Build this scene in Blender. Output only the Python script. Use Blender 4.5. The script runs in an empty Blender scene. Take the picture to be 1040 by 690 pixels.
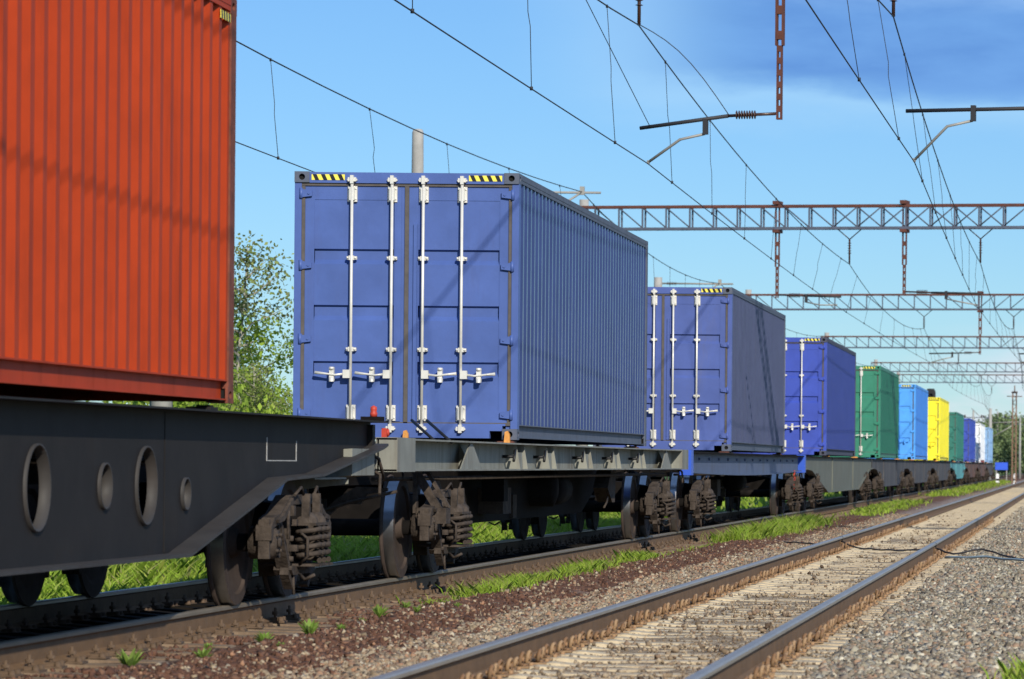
import bpy, bmesh, math, random
import numpy as np
from mathutils import Vector, Matrix
R = math.radians
random.seed(7); rng = np.random.default_rng(11)
S = bpy.context.scene
C = S.collection
# ------------------------------------------------------------------ camera
CAMZ = 1.30
cam = bpy.data.cameras.new('camera'); co = bpy.data.objects.new('camera', cam); C.objects.link(co)
cam.sensor_width = 36.0; cam.lens = 3741/1040*36
cam.shift_x = -568/1040; cam.shift_y = 129/1040
cam.clip_start = 0.5; cam.clip_end = 12000
co.matrix_world = Matrix.Translation((0, 0, CAMZ)) @ Matrix.Rotation(R(90), 4, 'X') @ Matrix.Rotation(R(0.5), 4, 'Z')
cam.dof.use_dof = True; cam.dof.focus_distance = 43; cam.dof.aperture_fstop = 5.6
S.camera = co
# ------------------------------------------------------------------ sun and sky
SUN = Vector((.44, -1.0, .56)).normalized()
sl = bpy.data.lights.new('sun', 'SUN'); so = bpy.data.objects.new('sun', sl); C.objects.link(so)
sl.energy = 4.9; sl.angle = R(.5); sl.color = (1.0, .93, .80)
so.rotation_euler = SUN.to_track_quat('Z', 'Y').to_euler()
w = bpy.data.worlds.new('World'); S.world = w; w.use_nodes = True
nt = w.node_tree; N = nt.nodes; L = nt.links
bg = N['Background']; bg.inputs[1].default_value = .095
sky = N.new('ShaderNodeTexSky'); sky.sky_type = 'NISHITA'; sky.sun_disc = False
sky.sun_elevation = math.asin(SUN.z); sky.sun_rotation = math.atan2(SUN.x, SUN.y)
sky.air_density = 1.0; sky.dust_density = 0.0; sky.ozone_density = 4.0; sky.altitude = 0
tint = N.new('ShaderNodeMix'); tint.data_type = 'RGBA'; tint.blend_type = 'MULTIPLY'; tint.inputs[0].default_value = 1
L.new(sky.outputs[0], tint.inputs[6]); tint.inputs[7].default_value = (.60, .84, 1.12, 1)
tc = N.new('ShaderNodeTexCoord')
mp = N.new('ShaderNodeMapping'); mp.inputs['Scale'].default_value = (3.2, 3.2, 12.0); mp.inputs['Location'].default_value = (.35, .0, .62)
L.new(tc.outputs['Generated'], mp.inputs[0])
nz = N.new('ShaderNodeTexNoise'); nz.inputs['Scale'].default_value = 1.5; nz.inputs['Detail'].default_value = 8; nz.inputs['Roughness'].default_value = .58
L.new(mp.outputs[0], nz.inputs['Vector'])
SEP = N.new('ShaderNodeSeparateXYZ'); L.new(tc.outputs['Generated'], SEP.inputs[0])
def wramp(sock, a, b, smooth=True):
    m = N.new('ShaderNodeMapRange'); m.interpolation_type = 'SMOOTHSTEP' if smooth else 'LINEAR'
    m.inputs[1].default_value = a; m.inputs[2].default_value = b; L.new(sock, m.inputs[0]); return m.outputs[0]
def wmath(op, a, b):
    m = N.new('ShaderNodeMath'); m.operation = op
    for i, v in enumerate((a, b)):
        if isinstance(v, (int, float)): m.inputs[i].default_value = v
        else: L.new(v, m.inputs[i])
    return m.outputs[0]
def wmix(f, a, b):
    m = N.new('ShaderNodeMix'); m.data_type = 'RGBA'; L.new(f, m.inputs[0])
    for i, v in ((6, a), (7, b)):
        if isinstance(v, tuple): m.inputs[i].default_value = v
        else: L.new(v, m.inputs[i])
    return m.outputs[2]
# a heavy blue-grey cloud bank, higher up than 5.5 degrees, its lower edge ragged
edge = wmath('ADD', SEP.outputs[2], wmath('MULTIPLY', wmath('SUBTRACT', nz.outputs[0], .5), .06))
cov = wramp(edge, .099, .109)
az = wramp(wmath('ADD', SEP.outputs[0], wmath('MULTIPLY', nz.outputs[0], .05)), -.105, -.045)      # the bank begins right of the mast line
cov = wmath('MULTIPLY', cov, az)
cmod = wramp(nz.outputs[0], .38, .66)
ccol = wmix(cmod, (.85, 2.35, 6.5, 1), (1.9, 4.3, 8.8, 1))
ccol = wmix(wmath('MULTIPLY', wramp(edge, .124, .140), .35), ccol, (5.2, 7.2, 10.0, 1))
halo = wmath('MULTIPLY', wmath('SUBTRACT', wramp(edge, .088, .101), cov), wmath('MULTIPLY', wramp(wmath('ADD', SEP.outputs[0], wmath('MULTIPLY', nz.outputs[0], .05)), -.13, -.08), .3))
skyb = wmix(halo, tint.outputs[2], (5.5, 8.2, 10.4, 1))
skyc = wmix(cov, skyb, ccol)
# small white clouds near the horizon
mp2 = N.new('ShaderNodeMapping'); mp2.inputs['Scale'].default_value = (9, 9, 40); mp2.inputs['Location'].default_value = (.2, .4, .1)
L.new(tc.outputs['Generated'], mp2.inputs[0])
n2 = N.new('ShaderNodeTexNoise'); n2.inputs['Scale'].default_value = 1.6; n2.inputs['Detail'].default_value = 6; L.new(mp2.outputs[0], n2.inputs['Vector'])
lowc = wmath('MULTIPLY', wramp(n2.outputs[0], .40, .56), wramp(SEP.outputs[2], .042, .018))
lowc = wmath('MULTIPLY', lowc, wramp(SEP.outputs[0], -.085, -.05)); lowc = wmath('MULTIPLY', lowc, .85)
skyc = wmix(lowc, skyc, (8.3, 8.6, 9.6, 1))
L.new(skyc, bg.inputs[0])
S.view_settings.view_transform = 'Standard'; S.view_settings.look = 'None'
S.view_settings.exposure = 0.0; S.view_settings.gamma = 1.0
S.render.engine = 'CYCLES'

# ------------------------------------------------------------------ materials
MC = {}
def mat(name, col, rough=.6, metal=0.0, var=.0, vscale=3.0, dirt=None, damt=.0, dscale=2.0, bump=0.0, bscale=40.0, streak=False, spec=.35, island=0.0, trans=0.0, grad=None, mid_shade=False):
    if name in MC: return MC[name]
    m = bpy.data.materials.new(name); m.use_nodes = True; t = m.node_tree; n = t.nodes; l = t.links
    p = n['Principled BSDF']; p.inputs['Roughness'].default_value = rough; p.inputs['Metallic'].default_value = metal
    p.inputs['Specular IOR Level'].default_value = spec
    tcn = n.new('ShaderNodeTexCoord'); src = tcn.outputs['Object']
    base = n.new('ShaderNodeRGB'); base.outputs[0].default_value = (*col, 1); cur = base.outputs[0]
    if var:
        a = n.new('ShaderNodeTexNoise'); a.inputs['Scale'].default_value = vscale; a.inputs['Detail'].default_value = 7; a.inputs['Roughness'].default_value = .65; l.new(src, a.inputs['Vector'])
        mr = n.new('ShaderNodeMapRange'); mr.inputs[1].default_value = .25; mr.inputs[2].default_value = .75; mr.inputs[3].default_value = 1-var; mr.inputs[4].default_value = 1+var; l.new(a.outputs[0], mr.inputs[0])
        mx = n.new('ShaderNodeVectorMath'); mx.operation = 'SCALE'; l.new(cur, mx.inputs[0]); l.new(mr.outputs[0], mx.inputs['Scale']); cur = mx.outputs[0]
    if island:
        g = n.new('ShaderNodeNewGeometry'); mr = n.new('ShaderNodeMapRange'); mr.inputs[3].default_value = 1-island; mr.inputs[4].default_value = 1+island
        l.new(g.outputs['Random Per Island'], mr.inputs[0])
        mx = n.new('ShaderNodeVectorMath'); mx.operation = 'SCALE'; l.new(cur, mx.inputs[0]); l.new(mr.outputs[0], mx.inputs['Scale']); cur = mx.outputs[0]
    if grad:
        g = n.new('ShaderNodeNewGeometry'); cr = n.new('ShaderNodeValToRGB'); els = cr.color_ramp.elements
        cr.color_ramp.interpolation = 'LINEAR'
        els[0].position = 0; els[0].color = (*grad[0], 1); els[1].position = 1; els[1].color = (*grad[-1], 1)
        for i, c_ in enumerate(grad[1:-1]):
            e = els.new((i+1)/(len(grad)-1)); e.color = (*c_, 1)
        l.new(g.outputs['Random Per Island'], cr.inputs[0]); cur = cr.outputs[0]
    if dirt:
        mpn = n.new('ShaderNodeMapping'); mpn.inputs['Scale'].default_value = (1, 1, .12) if streak else (1, 1, 1); l.new(src, mpn.inputs[0])
        a = n.new('ShaderNodeTexNoise'); a.inputs['Scale'].default_value = dscale; a.inputs['Detail'].default_value = 8; a.inputs['Roughness'].default_value = .7; l.new(mpn.outputs[0], a.inputs['Vector'])
        mr = n.new('ShaderNodeMapRange'); mr.inputs[1].default_value = .62-.3*damt; mr.inputs[2].default_value = .78-.2*damt; mr.inputs[4].default_value = min(1, .35+damt); l.new(a.outputs[0], mr.inputs[0])
        mx = n.new('ShaderNodeMix'); mx.data_type = 'RGBA'; l.new(mr.outputs[0], mx.inputs[0]); l.new(cur, mx.inputs[6]); mx.inputs[7].default_value = (*dirt, 1); cur = mx.outputs[2]
        rr = n.new('ShaderNodeMapRange'); rr.inputs[3].default_value = rough; rr.inputs[4].default_value = max(rough, .8); l.new(mr.outputs[0], rr.inputs[0]); l.new(rr.outputs[0], p.inputs['Roughness'])
    if mid_shade:  # sleeper middle painted near black, standing in for shade under the train
        sx = n.new('ShaderNodeSeparateXYZ'); l.new(src, sx.inputs[0]); ab = n.new('ShaderNodeMath'); ab.operation = 'ABSOLUTE'; l.new(sx.outputs[0], ab.inputs[0])
        mr = n.new('ShaderNodeMapRange'); mr.inputs[1].default_value = .70; mr.inputs[2].default_value = .86; l.new(ab.outputs[0], mr.inputs[0])
        mx = n.new('ShaderNodeMix'); mx.data_type = 'RGBA'; l.new(mr.outputs[0], mx.inputs[0]); mx.inputs[6].default_value = (.010, .008, .006, 1); l.new(cur, mx.inputs[7]); cur = mx.outputs[2]
    l.new(cur, p.inputs['Base Color'])
    if bump:
        a = n.new('ShaderNodeTexNoise'); a.inputs['Scale'].default_value = bscale; a.inputs['Detail'].default_value = 6; l.new(src, a.inputs['Vector'])
        b = n.new('ShaderNodeBump'); b.inputs['Strength'].default_value = bump; b.inputs['Distance'].default_value = .02; l.new(a.outputs[0], b.inputs['Height']); l.new(b.outputs[0], p.inputs['Normal'])
    if trans:
        tr = n.new('ShaderNodeBsdfTranslucent'); l.new(cur, tr.inputs[0]); ms = n.new('ShaderNodeMixShader'); ms.inputs[0].default_value = trans
        l.new(p.outputs[0], ms.inputs[1]); l.new(tr.outputs[0], ms.inputs[2]); l.new(ms.outputs[0], n['Material Output'].inputs[0])
    MC[name] = m; return m
RUST = (.11, .045, .022); DUST = (.16, .12, .09)
def paint(name, col, damt=.12, rust=RUST, rough=.48, spec=.35, bump=.35):
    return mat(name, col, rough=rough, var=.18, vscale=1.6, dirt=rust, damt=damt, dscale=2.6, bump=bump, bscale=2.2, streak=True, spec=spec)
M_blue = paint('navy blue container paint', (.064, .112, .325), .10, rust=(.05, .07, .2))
M_blue2 = paint('dusty navy container paint', (.066, .102, .31), .12, rust=(.10, .11, .2))
M_blues = paint('shade-toned navy side paint', (.032, .050, .155), .14, rust=(.045, .05, .11), rough=.27, spec=.55, bump=.08)  # side copy of the navy, darkened to carry its weaker light
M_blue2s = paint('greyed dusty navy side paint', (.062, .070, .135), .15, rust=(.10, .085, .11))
M_blue3s = paint('shade-toned cobalt side paint', (.030, .046, .215), .08, rust=(.03, .04, .15))  # cobalt again, with the side's shade mixed into the colour
M_greens = paint('shade-toned green side paint', (.016, .12, .075), .05, rust=(.02, .07, .05))  # door green darkened to paint the less lit side
M_lblues = paint('shade-toned light blue side paint', (.05, .20, .60), .04, rust=(.05, .15, .45))  # door light blue with side shade painted in
M_blue3 = paint('bright cobalt container paint', (.040, .072, .38), .05, rust=(.04, .06, .2))
M_red = paint('weathered orange red container paint', (.38, .042, .008), .32, rust=(.20, .026, .010), rough=.62, spec=.2)
M_green = paint('green container paint', (.03, .20, .125), .05, rust=(.02, .09, .06))
M_lblue = paint('light blue container paint', (.075, .32, .78), .03, rust=(.05, .2, .55))
M_yellow = paint('yellow container paint', (.85, .74, .03), .03, rust=(.5, .4, .03))
M_dgreen = paint('dark green container paint', (.03, .17, .13), .05)
M_white = paint('white container paint', (.8, .82, .84), .02, rust=(.6, .65, .7))
M_pale = paint('pale blue container paint', (.25, .42, .66), .05, rust=(.2, .3, .45))
M_cast = mat('grimy corner casting steel', (.06, .065, .10), .7, var=.3, vscale=9, dirt=RUST, damt=.15, dscale=8)
M_castr = mat('rusty corner steel', (.17, .05, .03), .8, var=.35, vscale=7, dirt=(.04, .02, .015), damt=.35, dscale=9)
M_rail_t = mat('scuffed grey top rail paint', (.085, .10, .14), .6, var=.25, vscale=5, dirt=RUST, damt=.12, dscale=6)
M_galv = mat('galvanised locking gear', (.68, .66, .60), .42, metal=.25, var=.12, vscale=8, dirt=(.28, .22, .16), damt=.12, dscale=5)
M_gasket = mat('dusty rubber door gasket', (.095, .085, .08), .85, var=.25, vscale=9)
M_blk = mat('black print', (.012, .012, .014), .5)
M_yel = mat('yellow print', (.85, .72, .10), .5)
M_hole = mat('unlit hollow steel', (.008, .008, .008), .9)
M_charc = mat('charcoal wagon paint', (.020, .0175, .0168), .65, spec=.12, var=.25, vscale=2.2, dirt=(.032, .026, .021), damt=.25, dscale=1.5, bump=.1, bscale=5)
M_charcl = mat('lit-toned charcoal flange paint', (.044, .040, .038), .6, spec=.25, var=.25, vscale=3, dirt=(.04, .03, .025), damt=.3, dscale=2)  # paler than the girder paint; light from above is put into the colour
M_grey = mat('light grey wagon paint', (.22, .22, .188), .66, var=.2, vscale=3, dirt=(.11, .085, .062), damt=.4, dscale=3, streak=True)
M_bwag = mat('blue grey wagon paint', (.085, .11, .185), .6, var=.2, vscale=3, dirt=(.10, .09, .085), damt=.3, dscale=2, streak=True)
M_bend = mat('bright blue end post paint', (.035, .10, .52), .4, var=.1)
M_olive = mat('olive grey wagon paint', (.13, .135, .105), .65, var=.2, vscale=2, dirt=(.17, .13, .09), damt=.3, dscale=2, streak=True)
M_dwag = mat('worn dark wagon paint', (.06, .057, .06), .7, var=.3, vscale=2, dirt=(.22, .20, .18), damt=.38, dscale=2.5, streak=True)
M_turq = mat('turquoise wagon paint', (.10, .33, .34), .6, var=.25, vscale=2, dirt=(.05, .05, .05), damt=.3, dscale=2)
M_brown = mat('brown wagon paint', (.13, .07, .05), .7, var=.25, vscale=2, dirt=(.05, .04, .04), damt=.3, dscale=2)
M_bogie = mat('dusty bogie steel', (.068, .053, .043), .85, spec=.15, var=.4, vscale=8, dirt=(.022, .017, .014), damt=.5, dscale=7, bump=.5, bscale=30)
M_dark = mat('shade-darkened underframe steel', (.009, .0075, .007), .85, spec=.1, var=.4, vscale=6, dirt=(.05, .036, .028), damt=.12, dscale=5)  # base colour blackened to stand in for deep shade beneath the wagons
M_tread = mat('polished wheel tread', (.36, .36, .38), .30, metal=1, var=.15, vscale=12)
M_wheel = mat('brown wheel disc', (.060, .044, .036), .8, spec=.15, var=.3, vscale=7, dirt=(.05, .035, .03), damt=.3, dscale=6)
M_railh = mat('polished rail head', (.36, .32, .265), .42, metal=.6, var=.15, vscale=2)
M_railw = mat('rusty rail web', (.150, .088, .044), .8, var=.22, vscale=4, dirt=(.15, .105, .07), damt=.2, dscale=3, bump=.3, bscale=25)
M_railo = mat('dull rail head', (.20, .165, .12), .55, metal=.4, var=.2, vscale=3)
M_sleep = mat('dusty pale concrete sleeper', (.52, .43, .29), .9, var=.25, vscale=6, dirt=(.22, .155, .10), damt=.45, dscale=3.5, bump=.5, bscale=30)
M_sleep2 = mat('brown stained concrete sleeper', (.215, .155, .105), .9, spec=.1, var=.3, vscale=4, dirt=(.10, .065, .045), damt=.35, dscale=3, bump=.5, bscale=20, mid_shade=True)
M_clip = mat('rusty rail clip', (.27, .17, .09), .75, var=.5, vscale=14, dirt=(.24, .10, .04), damt=.4, dscale=5, island=.5)
M_clip2 = mat('dusty bolted fastening', (.11, .072, .046), .85, var=.4, vscale=30)
M_orange = mat('orange painted twistlock', (.62, .27, .06), .6, var=.2, vscale=20, dirt=RUST, damt=.3, dscale=15)
M_redp = mat('red lacquered steel', (.45, .05, .03), .5, var=.2, vscale=10)
M_redox = mat('red oxide gantry paint', (.115, .040, .028), .75, var=.3, vscale=2, dirt=(.05, .03, .03), damt=.35, dscale=3)
M_wire = mat('dark catenary wire', (.03, .03, .035), .6)
M_ins = mat('brown glazed insulator', (.05, .025, .02), .3)
M_arm = mat('weathered grey steady arm', (.30, .29, .27), .6, metal=.3, var=.2)
M_conc = mat('grey spun concrete', (.34, .33, .31), .9, var=.2, vscale=4, dirt=(.16, .15, .13), damt=.2, dscale=3, streak=True)
M_mark = mat('chalky white stencil paint', (.40, .385, .36), .8, var=.4, vscale=20)

# ------------------------------------------------------------------ mesh builder
class MB:
    def __init__(s): s.v = []; s.f = []; s.m = []; s.sm = []
    def add(s, v, f, m=0, smooth=False):
        o = len(s.v); s.v += [tuple(p) for p in v]; s.f += [tuple(i+o for i in q) for q in f]; s.m += [m]*len(f); s.sm += [smooth]*len(f)
        return s
    def box(s, a, b, m=0, rz=0.0, rx=0.0):
        x0, y0, z0 = [min(p, q) for p, q in zip(a, b)]; x1, y1, z1 = [max(p, q) for p, q in zip(a, b)]
        v = [(x0,y0,z0),(x1,y0,z0),(x1,y1,z0),(x0,y1,z0),(x0,y0,z1),(x1,y0,z1),(x1,y1,z1),(x0,y1,z1)]
        if rz or rx:
            c = Vector(((x0+x1)/2,(y0+y1)/2,(z0+z1)/2)); M = Matrix.Rotation(rz,3,'Z') @ Matrix.Rotation(rx,3,'X')
            v = [tuple(c + M @ (Vector(p)-c)) for p in v]
        return s.add(v, [(0,3,2,1),(4,5,6,7),(0,1,5,4),(1,2,6,5),(2,3,7,6),(3,0,4,7)], m)
    def tube(s, pts, r, n=6, m=0, smooth=True, cap=True):
        pts = [Vector(p) for p in pts]; rs = r if isinstance(r, (list, tuple)) else [r]*len(pts)
        v = []; f = []; up = None
        for i, p in enumerate(pts):
            d = (pts[min(i+1, len(pts)-1)] - pts[max(i-1, 0)]).normalized()
            if up is None: up = Vector((0,0,1)) if abs(d.z) < .9 else Vector((1,0,0))
            a = d.cross(up).normalized(); b = a.cross(d).normalized(); up = b
            for k in range(n):
                t = 2*math.pi*k/n; v.append(p + (a*math.cos(t)+b*math.sin(t))*rs[i])
        for i in range(len(pts)-1):
            for k in range(n):
                f.append((i*n+k, i*n+(k+1)%n, (i+1)*n+(k+1)%n, (i+1)*n+k))
        s.add(v, f, m, smooth)
        if cap:
            o = len(s.v)-len(v); s.f += [tuple(o+k for k in range(n))[::-1], tuple(o+(len(pts)-1)*n+k for k in range(n))]; s.m += [m]*2; s.sm += [False]*2
        return s
    def prism(s, poly, h0, h1, axis='x', m=0):
        # poly: 2D outline; extruded from h0 to h1 along axis
        n = len(poly)
        def P(q, h):
            return {'x': (h, q[0], q[1]), 'y': (q[0], h, q[1]), 'z': (q[0], q[1], h)}[axis]
        v = [P(q, h0) for q in poly] + [P(q, h1) for q in poly]
        f = [tuple(range(n)), tuple(range(n, 2*n))[::-1]] + [(i, n+i, n+(i+1)%n, (i+1)%n) for i in range(n)]
        return s.add(v, f, m)
    def lathe(s, prof, n=24, axis='x', c=(0,0,0), m=0, smooth=True):
        v = []; f = []; k = len(prof)
        for (h, r) in prof:
            for i in range(n):
                t = 2*math.pi*i/n; a, b = r*math.cos(t), r*math.sin(t)
                v.append({'x': (c[0]+h, c[1]+a, c[2]+b), 'y': (c[0]+a, c[1]+h, c[2]+b), 'z': (c[0]+a, c[1]+b, c[2]+h)}[axis])
        for j in range(k-1):
            for i in range(n): f.append((j*n+i, j*n+(i+1)%n, (j+1)*n+(i+1)%n, (j+1)*n+i))
        return s.add(v, f, m, smooth)
    def holeplate(s, a0, a1, b0, b1, ca, cb, ra, rb, h0, h1, axis='x', n=24, m=0):
        # rectangular plate with an oval hole, thickness h0..h1
        def P(q, h): return {'x': (h, q[0], q[1]), 'y': (q[0], h, q[1])}[axis]
        inn = []; out = []
        for i in range(n):
            t = 2*math.pi*(i+.5)/n; c, d = math.cos(t), math.sin(t)
            inn.append((ca+ra*c, cb+rb*d))
            ka = ((a1-ca) if c > 0 else (ca-a0))/max(abs(c), 1e-6); kb = ((b1-cb) if d > 0 else (cb-b0))/max(abs(d), 1e-6)
            k = min(ka, kb); out.append((ca+c*k, cb+d*k))
        # snap the nearest outer points to the corners
        for (x, y) in ((a0,b0),(a1,b0),(a1,b1),(a0,b1)):
            j = min(range(n), key=lambda i: (out[i][0]-x)**2+(out[i][1]-y)**2); out[j] = (x, y)
        v = [P(q, h0) for q in inn]+[P(q, h0) for q in out]+[P(q, h1) for q in inn]+[P(q, h1) for q in out]; f = []
        for i in range(n):
            j = (i+1)%n
            f += [(i, j, n+j, n+i), (2*n+i, 3*n+i, 3*n+j, 2*n+j), (i, 2*n+i, 2*n+j, j), (n+i, n+j, 3*n+j, 3*n+i)]
        return s.add(v, f, m)
    def mesh(s, name, mats):
        me = bpy.data.meshes.new(name); me.from_pydata(s.v, [], s.f)
        for q in (mats if isinstance(mats, (list, tuple)) else [mats]): me.materials.append(q)
        me.polygons.foreach_set('material_index', s.m); me.polygons.foreach_set('use_smooth', s.sm)
        bm = bmesh.new(); bm.from_mesh(me); bmesh.ops.recalc_face_normals(bm, faces=bm.faces); bm.to_mesh(me); bm.free()
        me.update(); return me
def link(name, me, parent=None, loc=None):
    o = bpy.data.objects.new(name, me); C.objects.link(o)
    if parent: o.parent = parent
    if loc: o.location = loc
    return o
def part(name, mb, mats, parent, loc=None): return link(name, mb.mesh(name, mats), parent, loc)
def tag(o, label=None, cat=None, group=None, kind=None):
    for k, v in (('label', label), ('category', cat), ('group', group), ('kind', kind)):
        if v: o[k] = v
    return o
def empty(name, loc, rz=0.0):
    o = bpy.data.objects.new(name, None); C.objects.link(o); o.location = loc; o.rotation_euler = (0, 0, rz); o.empty_display_size = .3; return o
def tree_copy(o, parent=None):
    c = o.copy(); C.objects.link(c); c.parent = parent
    for ch in list(o.children): tree_copy(ch, c)
    return c
def npmesh(name, V, F, mats, smooth=False):
    V = np.asarray(V, dtype=np.float32).reshape(-1, 3); F = np.asarray(F, dtype=np.int32); k = F.shape[1]
    me = bpy.data.meshes.new(name); me.vertices.add(len(V)); me.vertices.foreach_set('co', V.ravel())
    me.loops.add(F.size); me.loops.foreach_set('vertex_index', F.ravel()); me.polygons.add(len(F))
    me.polygons.foreach_set('loop_start', np.arange(0, F.size, k, dtype=np.int32))
    if smooth: me.polygons.foreach_set('use_smooth', np.ones(len(F), bool))
    for q in (mats if isinstance(mats, (list, tuple)) else [mats]): me.materials.append(q)
    me.update(calc_edges=True); me.validate(); return me

XT = -7.24          # centre line of the train's track
XR = -2.765         # centre line of the empty track
# ------------------------------------------------------------------ ground
def smooth_noise(X, Y, s, seed):
    r = np.random.default_rng(seed); g = r.random((256, 256)); x = X/s; y = Y/s
    xi = np.floor(x).astype(int); yi = np.floor(y).astype(int); fx = x-xi; fy = y-yi; fx = fx*fx*(3-2*fx); fy = fy*fy*(3-2*fy)
    G = lambda a, b: g[a % 256, b % 256]
    return (G(xi, yi)*(1-fx)+G(xi+1, yi)*fx)*(1-fy)+(G(xi, yi+1)*(1-fx)+G(xi+1, yi+1)*fx)*fy
PX = [-3000, -30, -14, -11, -9.6, -9.0, -8.6, -5.9, -5.78, -5.55, -5.0, -4.5, -4.15, -1.3, -1.0, .5, 3, 6, 12, 3000]
PZ = [-.5, -.5, -.35, -.12, -.14, -.12, -.03, -.03, -.035, .02, -.015, -.05, -.026, -.026, -.05, -.08, -.25, -.5, -.6, -.6]
def ground_z(X, Y):
    X = np.asarray(X, float); Y = np.asarray(Y, float)
    z = np.interp(X, PX, PZ)
    amp = np.interp(X, [-12, -9, -8.6, -5.9, -5.6, -5.2, -4.6, -1.4, -.9, 3], [.12, .05, .012, .012, .05, .05, .03, .014, .035, .05])
    z = z + amp*(smooth_noise(X+50, Y, .33, 1)-.5)*1.0 + amp*.6*(smooth_noise(X+50, Y, .11, 2)-.5)
    return z
xs = np.concatenate([[-3000,-1200,-400,-150,-60,-30,-20,-16], np.arange(-13,-8.6,.3), np.arange(-8.6,-5.9,.25), np.arange(-5.9,1.2,.055), np.arange(1.2,8,.5), [12,30,80,300,1200,3000]])
ys = np.concatenate([[-60,-20,0,8], np.arange(14,20,.4), np.arange(20,46,.075), np.arange(46,80,.2), np.arange(80,150,.8), np.arange(150,500,8), [700,1000,1600,2600,4500,6500]])
GX, GY = np.meshgrid(xs, ys, indexing='ij'); GZ = ground_z(GX, GY)
nx, ny = GX.shape; idx = np.arange(nx*ny).reshape(nx, ny)
F = np.stack([idx[:-1,:-1], idx[1:,:-1], idx[1:,1:], idx[:-1,1:]], -1).reshape(-1, 4)
def ground_mat():
    m = bpy.data.materials.new('trackside ground'); m.use_nodes = True; t = m.node_tree; n = t.nodes; l = t.links; p = n['Principled BSDF']
    p.inputs['Roughness'].default_value = .95; p.inputs['Specular IOR Level'].default_value = .2
    tcn = n.new('ShaderNodeTexCoord'); O = tcn.outputs['Object']
    sp = n.new('ShaderNodeSeparateXYZ'); l.new(O, sp.inputs[0])
    def noise(sc, det=6, rough=.6):
        a = n.new('ShaderNodeTexNoise'); a.inputs['Scale'].default_value = sc; a.inputs['Detail'].default_value = det; a.inputs['Roughness'].default_value = rough; l.new(O, a.inputs['Vector']); return a.outputs[0]
    def M(op, a, b):
        q = n.new('ShaderNodeMath'); q.operation = op
        for i, v in enumerate((a, b)):
            if isinstance(v, (int, float)): q.inputs[i].default_value = v
            else: l.new(v, q.inputs[i])
        return q.outputs[0]
    xj = M('ADD', sp.outputs[0], M('ADD', M('MULTIPLY', M('SUBTRACT', noise(1.3), .5), 1.1), M('MULTIPLY', M('SUBTRACT', noise(9), .5), .5)))
    def vor(sc):
        a = n.new('ShaderNodeTexVoronoi'); a.inputs['Scale'].default_value = sc; l.new(O, a.inputs['Vector']); return a
    def ramp(sock, stops):
        r = n.new('ShaderNodeValToRGB'); e = r.color_ramp.elements; e[0].position = stops[0][0]; e[0].color = (*stops[0][1], 1); e[1].position = stops[-1][0]; e[1].color = (*stops[-1][1], 1)
        for ps, c in stops[1:-1]:
            q = e.new(ps); q.color = (*c, 1)
        l.new(sock, r.inputs[0]); return r.outputs[0]
    def mix(f, a, b):
        q = n.new('ShaderNodeMix'); q.data_type = 'RGBA'; l.new(f, q.inputs[0]); l.new(a, q.inputs[6]); l.new(b, q.inputs[7]); return q.outputs[2]
    def step(a, b):
        q = n.new('ShaderNodeMapRange'); q.inputs[1].default_value = a; q.inputs[2].default_value = b; l.new(xj, q.inputs[0]); return q.outputs[0]
    v1 = vor(24); s1 = n.new('ShaderNodeSeparateColor'); l.new(v1.outputs['Color'], s1.inputs[0])
    gravel = ramp(s1.outputs[0], [(0, (.08,.07,.06)), (.3, (.22,.19,.16)), (.55, (.32,.27,.22)), (.75, (.27,.18,.13)), (1, (.44,.40,.34))])
    gravl = ramp(s1.outputs[1], [(0, (.16,.12,.10)), (.4, (.33,.27,.22)), (.7, (.30,.19,.15)), (1, (.50,.43,.38))])
    soil = ramp(noise(14, 8, .75), [(.3, (.05,.024,.016)), (.5, (.145,.07,.043)), (.7, (.24,.14,.09))])
    dust = ramp(noise(10, 8, .75), [(.3, (.15,.105,.07)), (.5, (.33,.25,.165)), (.7, (.47,.37,.25))])
    tie = ramp(noise(7, 8, .7), [(.3, (.08,.055,.04)), (.55, (.16,.11,.075)), (.75, (.22,.16,.11))])
    grass = ramp(noise(3, 8, .7), [(.3, (.035,.06,.015)), (.6, (.07,.13,.025)), (.8, (.10,.14,.04))])
    bed_shade = ramp(noise(7, 6, .7), [(.3, (.006,.005,.004)), (.7, (.016,.012,.009))])  # near-black strip between the rails: the train's shadow put into the ground colour
    c = mix(step(-9.3, -8.9), grass, tie)
    c = mix(step(-8.75, -8.3), c, bed_shade)
    c = mix(step(-6.75, -6.45), c, tie)
    c = mix(step(-6.0, -5.75), c, soil)
    c = mix(step(-4.95, -4.5), c, gravl)
    c = mix(step(-4.1, -3.85), c, dust)
    c = mix(step(-1.75, -1.2), c, gravel)
    c = mix(step(1.6, 2.4), c, grass)
    l.new(c, p.inputs['Base Color'])
    b = n.new('ShaderNodeBump'); b.inputs['Strength'].default_value = .9; b.inputs['Distance'].default_value = .03
    l.new(M('ADD', v1.outputs['Distance'], noise(40, 6, .7)), b.inputs['Height']); l.new(b.outputs[0], p.inputs['Normal'])
    return m
tag(link('ground', npmesh('ground', np.stack([GX, GY, GZ], -1), F, ground_mat(), True)), kind='structure')

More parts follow.
